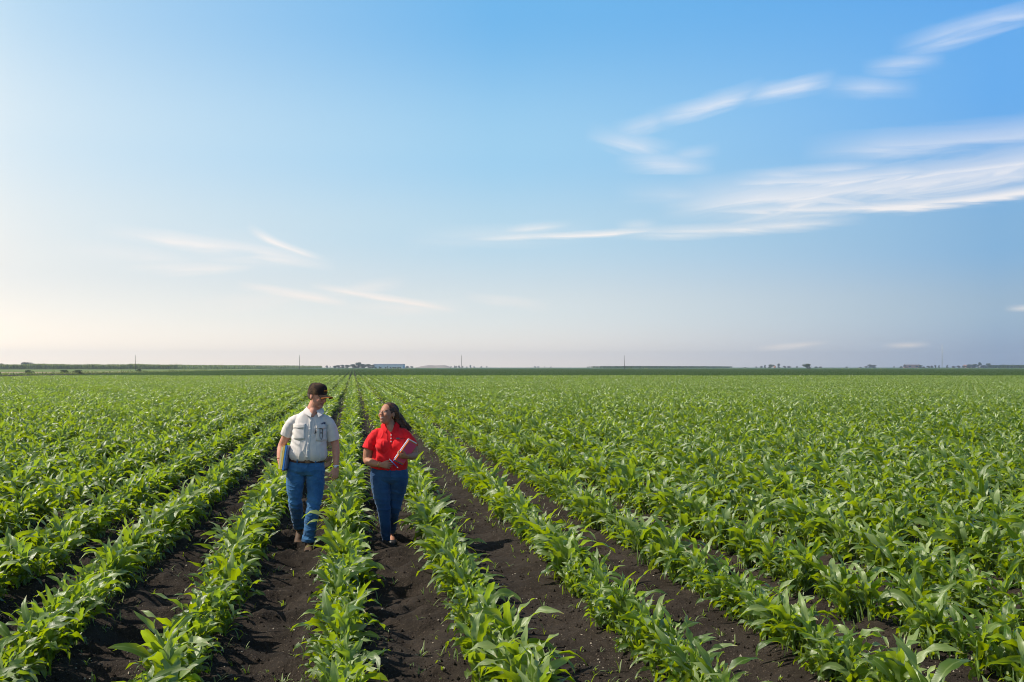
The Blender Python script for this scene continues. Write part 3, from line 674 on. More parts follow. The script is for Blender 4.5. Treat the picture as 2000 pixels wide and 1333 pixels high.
# ------------------------------------------------------------------ trees
def crown_mesh(seed, w=1.0, h=1.0, lobes=7, N=900, q=.10, low=.25):
    """unit tree crown: leaf sprays through several uneven lobes; height 1, trunk below `low`"""
    r = random.Random(seed); C_ = []
    for k in range(lobes):
        a_ = r.uniform(0, 6.28); rad = r.uniform(.05, .30) * w; C_.append((rad * math.cos(a_), rad * math.sin(a_), low + (1 - low) * r.uniform(.25, .78) * h, r.uniform(.17, .30)))
    C_.append((0, 0, low + (1 - low) * .72 * h, .2))
    C_ += [(r.uniform(-.25, .25) * w, r.uniform(-.25, .25) * w, low + .12, .16) for _ in range(3)]
    V = []; F_ = []
    for _ in range(N):
        c = r.choice(C_); d = Vector((r.gauss(0, 1), r.gauss(0, 1), r.gauss(0, .8))).normalized() * (c[3] * r.random() ** .4)
        p_ = Vector(c[:3]) + Vector((d.x * w, d.y * w, d.z)); nrm = (d.normalized() + Vector((r.gauss(0, .7), r.gauss(0, .7), r.gauss(0, .7) + .3))).normalized()
        a_ = nrm.orthogonal().normalized(); b_ = nrm.cross(a_); s_ = q * r.uniform(.4, 1.0); rot = r.uniform(0, 6.28); a2 = a_ * math.cos(rot) + b_ * math.sin(rot); b2 = nrm.cross(a2)
        k = len(V)
        V += [p_ - a2 * s_ * .5, p_ + b2 * s_ * .3, p_ + a2 * s_ * .5, p_ - b2 * s_ * .3 + nrm * s_ * .1]; F_.append([k, k + 1, k + 2, k + 3])
    return np.array([tuple(x) for x in V]), np.array(F_), C_
m_tree = [leaf_mat('tree_leaf_%s' % nm, a_, b_, c_, .25, .6, .3) for nm, a_, b_, c_ in (('green', (.035, .06, .018), (.06, .09, .025), (.08, .12, .02)), ('olive', (.05, .06, .03), (.085, .09, .04), (.09, .1, .03)), ('brown', (.07, .06, .045), (.10, .085, .06), (.08, .06, .03)))]
m_bark = simple('tree_bark', (.08, .065, .05), .9, .1, 8, .3)
TREES = []
for k in range(6):
    cw = (.9, 1.2, 1.6, .7, 1.9, 1.1)[k]; lo_ = (.03, .10, .02, .06, .01, .12)[k]
    V_, F_, C_ = crown_mesh(400 + k, cw, 1.0, 6 + k % 4, 1100, .17, lo_); uv_ = np.repeat(np.array([[.3 + (j_ * 7) % 10, .5] for j_ in range(len(V_) // 4)]), 4, 0)
    cms = [mesh_np('tree_crown', V_, F_, uv=uv_, smooth=False, mats=[m_]) for m_ in m_tree]
    tb = MB(); tb.tube([(0, 0, -.02), (0.01, 0, lo_), (0, .01, .6)], [.035, .026, .012], 8)
    for c in C_[:5]: tb.tube([(0, 0, lo_ * .9), (c[0] * .5, c[1] * .5, (lo_ + c[2]) / 2), (c[0], c[1], c[2])], [.018, .012, .005], 6, ref=(.3, .9, .1))
    TREES.append((cms, tb.mesh('tree_trunk', [m_bark])))
def tree(px, depth, top_px, k, mi, label, group='trees on the horizon', base=0.0, name='tree'):
    H = (HOR - top_px) / FPX * depth + CAM_H
    e = bpy.data.objects.new(name, None); COL.objects.link(e); p_ = at(px, depth); e.location = (p_.x, p_.y, base); wx = 1.0 if k in (0, 3) else 1.45; e.scale = (H * wx, H * wx, H); e.rotation_euler = (0, 0, (px * 1.7) % 6.28)
    tag(e, label, 'tree', group); H *= 1.10; e.scale = (e.scale[0], e.scale[1], H); link('crown', TREES[k][0][mi], e); link('trunk', TREES[k][1], e)
# left end, behind the cane
tree(50, 1150, 707.5, 2, 0, 'dark round tree peeking above the cane at far left')
tree(63, 1180, 710.5, 2, 0, 'low tree crown touching the round tree above the cane')
tree(85, 1180, 710, 4, 0, 'flat tree crown above the cane, second clump from the left edge')
tree(1, 1180, 710, 2, 1, 'tree crown cut by the left edge of the picture')
# round the warehouse
for px_, tp, k, mi, dp, lb in (
    (627, 716, 4, 0, 2300, 'faint hazy tree just right of the second pole'), (638, 714.5, 5, 1, 2400, 'tiny hazy tree between the second pole and the bluish clump'),
    (645, 716, 3, 1, 2400, 'tiny sliver of a tree left of the white speck'), (654, 714.8, 1, 0, 1500, 'small dark tree at the left end of the bluish clump'),
    (661, 713.6, 2, 0, 1600, 'bluish tree second from the left of the clump before the big tree'), (669, 713.2, 1, 0, 1600, 'bluish rounded tree in the middle of the clump left of the big tree'),
    (678, 713.0, 2, 0, 1550, 'bluish tree just left of the big rounded tree'), (690, 711.6, 2, 0, 1500, 'left shoulder tree of the big rounded group beside the warehouse'),
    (699, 708.6, 1, 0, 1500, 'tallest rounded bluish tree left of the warehouse'), (708, 711.2, 2, 0, 1480, 'right shoulder tree of the big rounded group beside the warehouse'),
    (720, 711.3, 2, 0, 1480, 'tree in front of the left end of the warehouse roof'), (728, 713, 1, 0, 1480, 'small tree before the left part of the warehouse wall'),
    (741, 716.4, 0, 0, 1440, 'dark bush before the warehouse, left of its middle'), (757, 716.2, 0, 0, 1440, 'dark bush before the middle of the warehouse'),
    (768, 717, 4, 0, 1440, 'low bush before the right half of the warehouse'), (778, 716.6, 4, 0, 1440, 'wide low bush near the right end of the warehouse'),
    (796, 715.0, 4, 0, 1900, 'hazy tree just right of the warehouse'), (804, 715.6, 2, 0, 1900, 'small hazy tree between the warehouse and the grey mound'),
    (881, 715.5, 3, 0, 2300, 'narrow tree at the right foot of the grey mound'), (888, 714.6, 0, 0, 2300, 'blue-grey tree left of the third pole'), (891, 715, 3, 0, 2300, 'narrow tree touching the blue-grey one left of the third pole'),
    (897, 714.6, 1, 0, 2300, 'blue-grey tree just behind the third pole'), (904, 715.2, 3, 0, 2300, 'small tree just right of the third pole'), (912, 715.8, 0, 1, 2400, 'small hazy tree second right of the third pole'),
    (919, 713.6, 3, 1, 2600, 'thin pointed hazy tree right of the third pole'), (926, 716.2, 2, 1, 2800, 'faint low tree right of the thin pointed one'), (940, 715.8, 1, 1, 2900, 'faint tree alone right of the low faint one'),
    (951, 715.2, 3, 1, 2900, 'very thin faint tree, last before the empty horizon'),
    (1045, 715.5, 1, 1, 3100, 'pale ghostly tree in the middle of the empty horizon'), (1051, 716, 2, 1, 3100, 'pale ghostly tree touching its twin on the empty horizon'), (1064, 716.2, 3, 1, 3100, 'pale sliver of a tree right of the ghostly pair'),
    (1076, 716.4, 2, 1, 3100, 'faint low tree between the ghostly pair and the fourth pole'), (1178, 715.6, 0, 0, 1800, 'small dark tree left of the short dark cane clump'),
    (1217, 715.2, 2, 0, 2500, 'bluish tree right behind the fourth pole'), (1229, 715.4, 4, 0, 2500, 'bluish flat tree between the fourth pole and the dark cane'),
    (1408, 716.0, 4, 0, 2100, 'hazy hump of a tree at the right end of the dark cane strip'), (1455, 717, 4, 0, 2000, 'tiny low tree left of the dark round pair'),
    (1477, 716.4, 1, 0, 2000, 'tiny tree left of the bluish tree beside the orange silo'), (1487, 715.2, 1, 1, 2100, 'grey brown tree left of the bluish narrow tree'), (1494, 713.6, 3, 0, 2000, 'bluish narrow tree left of the dark round one'),
    (1505, 712.2, 2, 0, 1800, 'dark round tree beside the orange silo'), (1521, 711.0, 0, 1, 2200, 'tall pale blue tree right of the orange silo'), (1532, 715, 2, 2, 2200, 'brownish low tree right of the tall pale one'),
    (1541, 715, 4, 2, 2200, 'brownish flat tree in the low clump right of the silo'), (1556, 715.8, 1, 0, 2200, 'tiny tree in the gap before the lone dark tree'),
    (1594, 715.8, 4, 0, 1900, 'low flat tree just right of the lone dark tree'), (1602, 716, 4, 1, 2000, 'hazy flat tree second right of the lone dark tree'),
    (1653, 716.4, 2, 0, 2000, 'tiny dark bush alone between two tree groups'), (1680, 716.6, 4, 0, 2200, 'low dark bush left of the pale rounded pair'),
    (1699, 712.4, 1, 1, 2300, 'pale purple tree, left of the rounded pair'), (1707, 713, 2, 1, 2300, 'pale purple tree, right of the rounded pair'), (1692, 715.4, 2, 2, 2300, 'brownish low tree left of the pale purple pair'),
    (1746, 715.8, 3, 0, 2200, 'small lone tree left of the pink walled house'), (1760, 715.6, 4, 0, 2000, 'dark low tree left of the pink walled house'), (1768, 713.4, 1, 2, 2000, 'brown tree at the left end of the pink walled house'),
    (1797, 713.6, 1, 0, 1980, 'tree at the right end of the pink walled house'), (1804, 716, 4, 2, 2000, 'brown low tree right of the pink walled house'), (1813, 714.8, 2, 1, 2000, 'grey tree between the pink walled house and the mast'),
    (1820, 714.8, 1, 1, 2000, 'grey tree touching its neighbour between pink house and mast'), (1827, 714, 0, 1, 2000, 'upright grey tree just left of the mast'), (1834, 714.2, 3, 1, 2000, 'narrow grey tree at the foot of the mast, left side'),
    (1850, 713.8, 0, 0, 2000, 'rounded blue-green tree just right of the mast'), (1862, 715, 4, 2, 2000, 'brownish flat tree second right of the mast'), (1872, 714.4, 2, 2, 2000, 'brownish tree third right of the mast'),
    (1882, 714.4, 2, 1, 2000, 'grey tree left of the red roofed house'), (1893, 712, 2, 0, 2000, 'dark tree above the left end of the red roofed house'), (1903, 711.6, 1, 0, 2000, 'dark tree above the right end of the red roofed house'),
    (1913, 708.6, 0, 0, 1950, 'tallest blue-green tree of the right hand village'), (1921, 713.6, 2, 0, 1950, 'low tree between the two tallest trees at right'), (1929, 710.4, 1, 0, 1950, 'broad blue-green tree, second tallest at right'),
    (1938, 713.4, 2, 0, 1950, 'last rounded tree before the right end cane strip')):
    tree(px_, dp, tp, k, mi, lb)
tree(1577, 1150, 710.8, 2, 0, 'lone dark olive tree standing out alone on the right horizon')
# bushes on the track verge
for px_, d_, lb in ((56, 262, 'dark bush on the track verge, nearest the left edge'), (151, 285, 'round dark bush on the track verge below the cane'), (127, 300, 'small dark bush beside the track left of the round one'), (272, 400, 'low bush on the verge below the leftmost pole')):
    tree(px_, d_, HOR + (CAM_H - 1.3) / d_ * FPX, 4, 0, lb, 'bushes on the track verge', name='bush')

# ------------------------------------------------------------------ buildings
def house(px0, px1, depth, top_px, roof_px, wall_c, roof_c, label, name='house', dep=18, doors=0, cat_='house', hip=0.0):
    A, B = at(px0, depth), at(px1, depth); W_ = (B - A).length
    eave = (HOR - roof_px) / FPX * depth + CAM_H; top = (HOR - top_px) / FPX * depth + CAM_H
    e = bpy.data.objects.new(name, None); COL.objects.link(e); m_ = (A + B) / 2; e.location = (m_.x, m_.y, 0); e.rotation_euler = (0, 0, -R(YAW)); tag(e, label, cat_)
    mw = simple(name + '_wall', wall_c, .8, .2, .4, .1); mr = simple(name + '_roof', roof_c, .6, .3, .5, .12)
    b_ = MB(); b_.box((0, dep / 2, eave / 2), (W_, dep, eave)); b_.obj('wall', [mw], e, False)
    r_ = MB(); o_ = .5
    V_ = [(-W_ / 2 - o_, -o_, eave), (W_ / 2 + o_, -o_, eave), (W_ / 2 + o_, dep + o_, eave), (-W_ / 2 - o_, dep + o_, eave), (-W_ / 2 - o_ + hip, dep / 2, top), (W_ / 2 + o_ - hip, dep / 2, top)]
    V_ = [(x, y, z + .02) for x, y, z in V_]
    r_.add(V_, [[0, 1, 5, 4], [2, 3, 4, 5], [0, 4, 3, 3], [1, 2, 5, 5], [0, 3, 2, 1]]); r_.obj('roof', [mr], e, False)
    n_ = max(2, doors)
    md_ = simple(name + '_opening', (.05, .06, .08), .4, .5)
    for k in range(n_):
        d_ = MB(); x = -W_ / 2 + W_ * (k + .5) / n_; h_ = eave * .42; d_.box((x, -.04, h_ / 2 + (0 if doors else eave * .3)), (W_ / n_ * .34, .08, h_)); d_.obj('door' if doors else 'window', [md_], e, False)
house(729, 787, 1500, 711.3, 713.0, (.72, .74, .78), (.07, .085, .12), 'long pale warehouse with a dark blue-grey roof', 'warehouse', 30, 6, 'warehouse')
house(1770, 1797, 2010, 711.2, 713.2, (.62, .34, .28), (.2, .2, .23), 'pink walled house with a dark flat roof', 'house', 14, 0)
house(1886, 1904, 2010, 713.0, 714.6, (.55, .36, .30), (.38, .2, .16), 'red roofed house under dark trees', 'house', 12, 0)
house(1914, 1924, 2010, 715.6, 716.8, (.8, .8, .8), (.7, .72, .75), 'small white shed between the two tallest trees at right', 'shed', 10, 0, 'shed')
house(651, 654, 1600, 716.4, 717.4, (.8, .8, .8), (.7, .7, .7), 'tiny white shed at the left end of the bluish trees', 'shed', 6, 0, 'shed')
def silo():
    e = bpy.data.objects.new('silo', None); COL.objects.link(e); e.location = at(1513, 1850); tag(e, 'small orange silo beside the dark round tree', 'silo')
    b_ = MB(); b_.tube([(0, 0, 0), (0, 0, 3.8)], [1.9, 1.9], 16, sub=1); b_.obj('tank', [simple('orange_tank', (.6, .25, .12), .6, .3, 1, .1)], e)
    c_ = MB(); c_.tube([(0, 0, 3.8), (0, 0, 5.0), (0, 0, 5.3)], [2.0, .35, .3], 16, sub=1); c_.obj('cone_roof', [simple('orange_roof', (.5, .22, .12), .6, .3)], e)
silo()
# long grey mound
def mound():
    A, B = at(806, 2300), at(880, 2300); V_ = []; n1_, n2_ = 60, 14
    for i in range(n1_ + 1):
        for j in range(n2_ + 1):
            u_, w_ = i / n1_, j / n2_; p_ = A.lerp(B, u_) + FW * (w_ * 60)
            h = 6.4 * min(1, u_ / .35) ** .8 * (min(1, (1 - u_) / .16)) ** .6 * math.sin(math.pi * w_) ** .7 * (1 + .12 * float(vnoise(np.array([u_ * 18]), np.array([w_ * 4]), 3)[0]))
            V_.append((p_.x, p_.y, h))
    ii_ = np.arange((n1_ + 1) * (n2_ + 1)).reshape(n1_ + 1, n2_ + 1); F_ = np.stack([ii_[:-1, :-1], ii_[1:, :-1], ii_[1:, 1:], ii_[:-1, 1:]], -1).reshape(-1, 4)
    o = link('hill', mesh_np('hill', V_, F_, mats=[simple('mound_earth', (.26, .22, .19), .9, .1, .05, .3)])); tag(o, 'long low grey-brown mound right of the warehouse', kind='structure')
mound()

# ------------------------------------------------------------------ haze
HZ = 0.00019
hb = MB(); hb.box((0, 2250, 34), (8800, 4800, 70)); haze = hb.obj('haze', [], None, False)
mh = bpy.data.materials.new('haze_air'); mh.use_nodes = True; th = mh.node_tree; th.nodes.clear(); ho = th.nodes.new('ShaderNodeOutputMaterial'); pv = th.nodes.new('ShaderNodeVolumePrincipled')
pv.inputs['Color'].default_value = (.80, .88, 1.0, 1); pv.inputs['Density'].default_value = HZ; pv.inputs['Anisotropy'].default_value = 0.45; th.links.new(pv.outputs[0], ho.inputs['Volume'])
haze.data.materials.append(mh); tag(haze, 'thin blue summer haze over the far farmland', 'haze', kind='stuff')
# ------------------------------------------------------------------ people
def remesh(mb, voxel, smooth=4, fac=0.5):
    me = mb.mesh('tmp'); o = bpy.data.objects.new('tmp', me); COL.objects.link(o)
    m = o.modifiers.new('r', 'REMESH'); m.mode = 'VOXEL'; m.voxel_size = voxel; m.adaptivity = 0
    if smooth: s = o.modifiers.new('s', 'SMOOTH'); s.factor = fac; s.iterations = smooth
    dg = bpy.context.evaluated_depsgraph_get(); ev = o.evaluated_get(dg); em = ev.to_mesh()
    V = np.empty(len(em.vertices) * 3, np.float32); em.vertices.foreach_get('co', V); V = V.reshape(-1, 3).astype(float)
    lt = np.empty(len(em.polygons), np.int32); em.polygons.foreach_get('loop_total', lt); ls = np.empty(len(em.polygons), np.int32); em.polygons.foreach_get('loop_start', ls)
    lv = np.empty(len(em.loops), np.int32); em.loops.foreach_get('vertex_index', lv)
    F = np.stack([lv[ls], lv[ls + 1], lv[ls + 2], lv[np.where(lt == 4, ls + 3, ls + 2)]], 1)
    N = np.empty(len(em.vertices) * 3, np.float32); em.vertex_normals.foreach_get('vector', N); N = N.reshape(-1, 3)
    ev.to_mesh_clear(); bpy.data.objects.remove(o); bpy.data.meshes.remove(me)
    return V, F, N
def nz3(P, s, off=0.0):
    P = P * np.array(s) + off
    return np.array([mnoise.noise(p) for p in P.tolist()])
def cloth(mb, name, parent, matl, voxel=.006, smooth=3, folds=(), extra=None):
    V, F, N = remesh(mb, voxel, smooth); d = 0
    for sc_, off, amp, pw in folds:
        n_ = nz3(V, sc_, off)
        d = d + (amp * (1 - np.abs(n_) * 2) ** 3 * (np.abs(n_) < .5) if pw else amp * n_)
    if extra is not None: d = d + extra(V, N)
    V = V + N * (d[:, None] if not isinstance(d, int) else 0)
    return link(name, mesh_np(name, V, F, mats=[matl]), parent)
def unit(v): v = np.array(v, float); return v / np.linalg.norm(v)
def hand(mb, wrist, f, n, l, curl=(25, 30, 32, 36), thumb=(.55, .75, .25), s=1.0, tcurl=25):
    """palm, four unequal bent fingers and a thumb; f fingers, n palm side, l thumb side"""
    f = unit(f); n = np.array(n, float); n = unit(n - f * (n @ f)); l = np.array(l, float); l = unit(l - f * (l @ f) - n * (l @ n)); w = np.array(wrist, float)
    mb.tube([w - f * .02 * s, w + f * .015 * s, w + f * .05 * s + n * .002, w + f * .088 * s], [(.029 * s, .021 * s), (.032 * s, .019 * s), (.040 * s, .0165 * s), (.038 * s, .012 * s)], 16, l, pw=.85)
    for k, (o_, L_, c_) in enumerate(zip((.0295, .010, -.0105, -.029), (.074, .083, .077, .059), curl)):
        p = w + f * (.080 - .004 * abs(k - 1.2)) * s + l * o_ * s; pts_ = [p - f * .012 * s, p]; a_ = R(c_ * .8)
        for seg in (.46, .31, .23):
            d_ = f * math.cos(a_) + n * math.sin(a_) + l * (.10 * (1.3 - k)) ; d_ = unit(d_); p = p + d_ * L_ * seg * s; pts_.append(p); a_ += R(c_)
        r0 = (.0098, .0100, .0095, .0085)[k] * s; mb.tube(pts_, [r0, r0, r0 * .93, r0 * .86, r0 * .68], 10, l, sub=3)
    d_ = unit(f * thumb[0] + l * thumb[1] + n * thumb[2]); p = w + f * .018 * s + l * .020 * s; pts_ = [p]; a_ = 0
    for seg, r_ in ((.040, 0), (.030, 0), (.024, 0)):
        dd = unit(d_ * math.cos(a_) + f * math.sin(a_)); p = p + dd * seg * s; pts_.append(p); a_ += R(tcurl)
    mb.tube(pts_, [.0155 * s, .0135 * s, .0112 * s, .0085 * s], 10, n, sub=3)
def head_mb(fem=False):
    h = MB(); k = .95 if fem else 1.0
    h.ball((0, .014, .035), (.076 * k, .096 * k, .092 * k), 24, 16); h.ball((0, -.014, .0), (.069 * k, .083 * k, .09 * k), 24, 16)
    h.ball((0, -.022, -.042), (.063 if not fem else .057, .070, .070), 24, 16); h.ball((0, -.062, -.090), (.030 if not fem else .023, .028, .022), 20, 12)
    for s in (-1, 1):
        h.ball((s * .034, -.064, -.024), (.026, .026, .030)); h.ball((s * .0785 * k, .012, -.006), (.009, .019, .031))
        h.ball((s * .031, -.081, .021), (.022, .010, .0075)); h.ball((s * .0115, -.108, -.027), (.0085, .009, .008)); h.ball((s * .030, -.0795, .004), (.0125, .0105, .0095))
    h.tube([(0, -.086, .018), (0, -.100, -.004), (0, -.117 if not fem else -.106, -.024)], [.008, .0095, .0125], 10, (1, 0, 0))
    h.ball((0, -.114 if not fem else -.106, -.026), (.0135 if not fem else .015, .0115, .010))
    h.tube([(-.027, -.078, -.0535), (0, -.0935, -.0545), (.027, -.078, -.0535)], [.004, .006, .004], 8, (0, 0, 1)); h.tube([(-.024, -.078, -.066), (0, -.092, -.069), (.024, -.078, -.066)], [.004, .007, .004], 8, (0, 0, 1))
    return h
def skin_mat(name, col):
    m, t, p = mat(name); a = nd(t, 'ShaderNodeAttribute'); a.attribute_name = 'Col'
    n = nd(t, 'ShaderNodeTexNoise'); tc_ = nd(t, 'ShaderNodeTexCoord'); t.links.new(tc_.outputs['Object'], n.inputs['Vector']); n.inputs['Scale'].default_value = 40
    mx = nd(t, 'ShaderNodeMix', data_type='RGBA', blend_type='MULTIPLY'); mx.inputs[0].default_value = .5; t.links.new(a.outputs[0], mx.inputs[6])
    cr = nd(t, 'ShaderNodeValToRGB'); t.links.new(n.outputs[0], cr.inputs[0]); cr.color_ramp.elements[0].color = (.72, .62, .6, 1); cr.color_ramp.elements[1].color = (1, 1, 1, 1); cr.color_ramp.elements[0].position = .3; cr.color_ramp.elements[1].position = .65
    t.links.new(cr.outputs[0], mx.inputs[7]); t.links.new(mx.outputs[2], p.inputs['Base Color']); p.inputs['Roughness'].default_value = .58; p.inputs['Specular IOR Level'].default_value = .3
    p.inputs['Subsurface Weight'].default_value = .12; p.inputs['Subsurface Radius'].default_value = (.012, .005, .003); p.inputs['Subsurface Scale'].default_value = 1.0
    return m
def body(name, mb, Mh, skin, feat, parent_args, voxel=.0045):
    V, F, N = remesh(mb, voxel, 6, .4)
    C_ = np.ones((len(V), 4)); C_[:, :3] = skin
    inv = np.array(Mh.inverted()); L_ = V @ inv[:3, :3].T + inv[:3, 3]
    hd = (np.abs(L_) < .16).all(1)
    def paint(mask, col, a=1.0): C_[mask & hd, :3] = C_[mask & hd, :3] * (1 - a) + np.array(col) * a
    x, y, z = L_[:, 0], L_[:, 1], L_[:, 2]; ax = np.abs(x)
    paint((y < -.03) & (z < -.02) & (ax < .06), feat['cheek'], .35)
    paint((y < -.07) & (((ax - .031) / .014) ** 2 + ((z - .004) / .0042) ** 2 < 1), feat['white'], feat['wa'])
    paint((y < -.07) & (((ax - .031) / .0056) ** 2 + ((z - .004) / .0046) ** 2 < 1), (.015, .01, .008))
    paint((y < -.06) & (np.abs(z - .0095) < .0022) & (np.abs(ax - .031) < .017), (.03, .018, .014), .7)
    paint((y < -.06) & (np.abs(z - (.026 - (ax - .03) ** 2 * 12)) < .0036) & (np.abs(ax - .032) < .020), feat['brow'], .7)
    zl = z - x * x * (16 if feat.get('teeth') else 4); lip = (y < -.068) & (((x) / .029) ** 2 + ((zl + .0625) / .0105) ** 2 < 1); paint(lip, feat['lip'], .85)
    if feat.get('teeth'): paint((y < -.068) & ((x / .023) ** 2 + ((zl + .0610) / .0042) ** 2 < 1), (.62, .58, .52), .9)
    if feat.get('stub'): paint((z < -.03) & (z > -.115) & (y < .01) & ~lip, feat['stub'], .25)
    if feat.get('mous'): paint((y < -.08) & (z > -.052) & (z < -.040) & (ax < .028), feat['mous'], .75)
    me = mesh_np(name, V, F, mats=[skin_mat(name + '_skin', skin)], attrs={'Col': ('FLOAT_COLOR', C_)})
    return me
def headM(c, yaw, pitch, roll=0, s=1.0):
    return Matrix.Translation(c) @ Matrix.Rotation(R(yaw), 4, 'Z') @ Matrix.Rotation(R(pitch), 4, 'X') @ Matrix.Rotation(R(roll), 4, 'Y') @ Matrix.Scale(s, 4)
def addT(mb, src_, Mx):
    A = np.array(Mx)
    for v, f in zip(src_.v, src_.f): pass
    v = np.concatenate(src_.v) @ A[:3, :3].T + A[:3, 3]; mb.add(v, np.concatenate(src_.f))
def ribbon_collar(c, rx, ry, z, drop, out, gap, tilt, th=.004, tip=.03, n=40, yaw=0, front_drop=.03, ofr=.03):
    """fold-down collar round the neck, open by `gap` degrees at the front"""
    V = []; m = MB(); ph = np.linspace(R(gap), R(360 - gap), n)
    rows = []
    for i, p_ in enumerate(ph):
        fr = max(0, math.cos(p_)) ;                              # 1 at the front
        q = i / (n - 1); e = max(0, 1 - min(q, 1 - q) / .16)
        dx, dy = math.sin(p_ + R(yaw)), -math.cos(p_ + R(yaw))
        top = np.array([c[0] + dx * rx, c[1] + dy * ry, z - front_drop * fr - tilt * 0])
        oo = out + ofr * fr ** .5; bot = np.array([c[0] + dx * (rx + oo), c[1] + dy * (ry + oo), z - front_drop * fr - drop - tip * e])
        nn = unit([dx, dy, .6]) * th
        rows.append((top, bot, bot + nn, top + nn * 1.2 + np.array([0, 0, .004])))
    V = np.array(rows).reshape(-1, 3); F = []
    for i in range(n - 1):
        for k in range(4): a = i * 4 + k; b = i * 4 + (k + 1) % 4; F.append([a, b, b + 4, a + 4])
    F.append([0, 3, 2, 1]); F.append([(n - 1) * 4 + k for k in range(4)])
    m.add(V, F); return m

def denim(name, col, col2):
    m, t, p = mat(name); tc_ = nd(t, 'ShaderNodeTexCoord'); n = nd(t, 'ShaderNodeTexNoise'); t.links.new(tc_.outputs['Object'], n.inputs['Vector']); n.inputs['Scale'].default_value = 6; n.inputs['Detail'].default_value = 6
    mp = nd(t, 'ShaderNodeMapping'); mp.inputs['Scale'].default_value = (300, 300, 60); t.links.new(tc_.outputs['Object'], mp.inputs[0]); n2 = nd(t, 'ShaderNodeTexNoise'); t.links.new(mp.outputs[0], n2.inputs['Vector']); n2.inputs['Scale'].default_value = 1
    f = M('ADD', M('MULTIPLY', n.outputs[0], .8, tree=t), M('MULTIPLY', n2.outputs[0], .25, tree=t), tree=t)
    cr = nd(t, 'ShaderNodeValToRGB'); t.links.new(f, cr.inputs[0]); cr.color_ramp.elements[0].position = .35; cr.color_ramp.elements[1].position = .78; cr.color_ramp.elements[0].color = (*col, 1); cr.color_ramp.elements[1].color = (*col2, 1)
    t.links.new(cr.outputs[0], p.inputs['Base Color']); p.inputs['Roughness'].default_value = .85; p.inputs['Specular IOR Level'].default_value = .2; p.inputs['Sheen Weight'].default_value = .15
    b = nd(t, 'ShaderNodeBump'); b.inputs['Strength'].default_value = .4; b.inputs['Distance'].default_value = .004; t.links.new(f, b.inputs['Height']); t.links.new(b.outputs[0], p.inputs['Normal']); return m
def check_shirt():
    m, t, p = mat('checked_cotton'); tc_ = nd(t, 'ShaderNodeTexCoord'); s_ = nd(t, 'ShaderNodeSeparateXYZ'); t.links.new(tc_.outputs['Object'], s_.inputs[0])
    def line(o, per, w): return M('LESS_THAN', M('FRACT', M('DIVIDE', o, per, tree=t), tree=t), w, tree=t)
    g = M('ADD', M('MULTIPLY', line(s_.outputs[0], .0125, .2), .6, tree=t), M('MULTIPLY', line(s_.outputs[2], .0125, .16), .35, tree=t), tree=t, clamp=True)
    mx = nd(t, 'ShaderNodeMix', data_type='RGBA'); t.links.new(g, mx.inputs[0]); mx.inputs[6].default_value = (.71, .645, .59, 1); mx.inputs[7].default_value = (.34, .35, .42, 1)
    t.links.new(mx.outputs[2], p.inputs['Base Color']); p.inputs['Roughness'].default_value = .8; p.inputs['Specular IOR Level'].default_value = .2; p.inputs['Sheen Weight'].default_value = .1
    return m
m_denim1 = denim('denim_mid', (.012, .062, .165), (.055, .185, .37)); m_denim2 = denim('denim_dark', (.008, .034, .095), (.028, .095, .21))
m_check = check_shirt(); m_red = simple('red_pique', (.70, .008, .014), .75, .2, 60, .08, .25, 500, sheen=.1)
m_red2 = simple('red_knit_collar', (.66, .011, .016), .8, .2, 80, .08)
m_leather = simple('brown_leather', (.075, .03, .018), .45, .4, 30, .3); m_boot = simple('work_boot_leather', (.085, .048, .028), .65, .3, 20, .35, .3, 120)
m_sole = simple('dark_rubber', (.025, .022, .02), .8, .2, 30, .2); m_metal = simple('silver_metal', (.7, .7, .7), .25, .5, metal=.9); m_gold = simple('gold_metal', (.75, .5, .18), .3, .5, metal=.9)
m_white = simple('white_paper', (.78, .78, .77), .7, .2, 20, .05); m_black = simple('black_plastic', (.015, .015, .017), .4, .5); m_button = simple('pearl_button', (.75, .75, .72), .3, .5)
m_hairm = simple('grey_brown_hair', (.10, .075, .055), .6, .3, 150, .4, .5, 300)
def hair_mat():
    m, t, p = mat('dark_brown_hair'); tc_ = nd(t, 'ShaderNodeTexCoord'); mp = nd(t, 'ShaderNodeMapping'); mp.inputs['Rotation'].default_value = (0, R(38), 0); mp.inputs['Scale'].default_value = (12, 60, 110); t.links.new(tc_.outputs['Object'], mp.inputs[0])
    n = nd(t, 'ShaderNodeTexNoise'); t.links.new(mp.outputs[0], n.inputs['Vector']); n.inputs['Scale'].default_value = 1; n.inputs['Detail'].default_value = 3
    cr = nd(t, 'ShaderNodeValToRGB'); t.links.new(n.outputs[0], cr.inputs[0]); cr.color_ramp.elements[0].position = .42; cr.color_ramp.elements[1].position = .68; cr.color_ramp.elements[0].color = (.030, .015, .010, 1); cr.color_ramp.elements[1].color = (.13, .058, .030, 1)
    t.links.new(cr.outputs[0], p.inputs['Base Color']); p.inputs['Roughness'].default_value = .55; p.inputs['Specular IOR Level'].default_value = .3
    b = nd(t, 'ShaderNodeBump'); b.inputs['Strength'].default_value = .4; b.inputs['Distance'].default_value = .004; t.links.new(n.outputs[0], b.inputs['Height']); t.links.new(b.outputs[0], p.inputs['Normal']); return m
m_hairf = hair_mat()
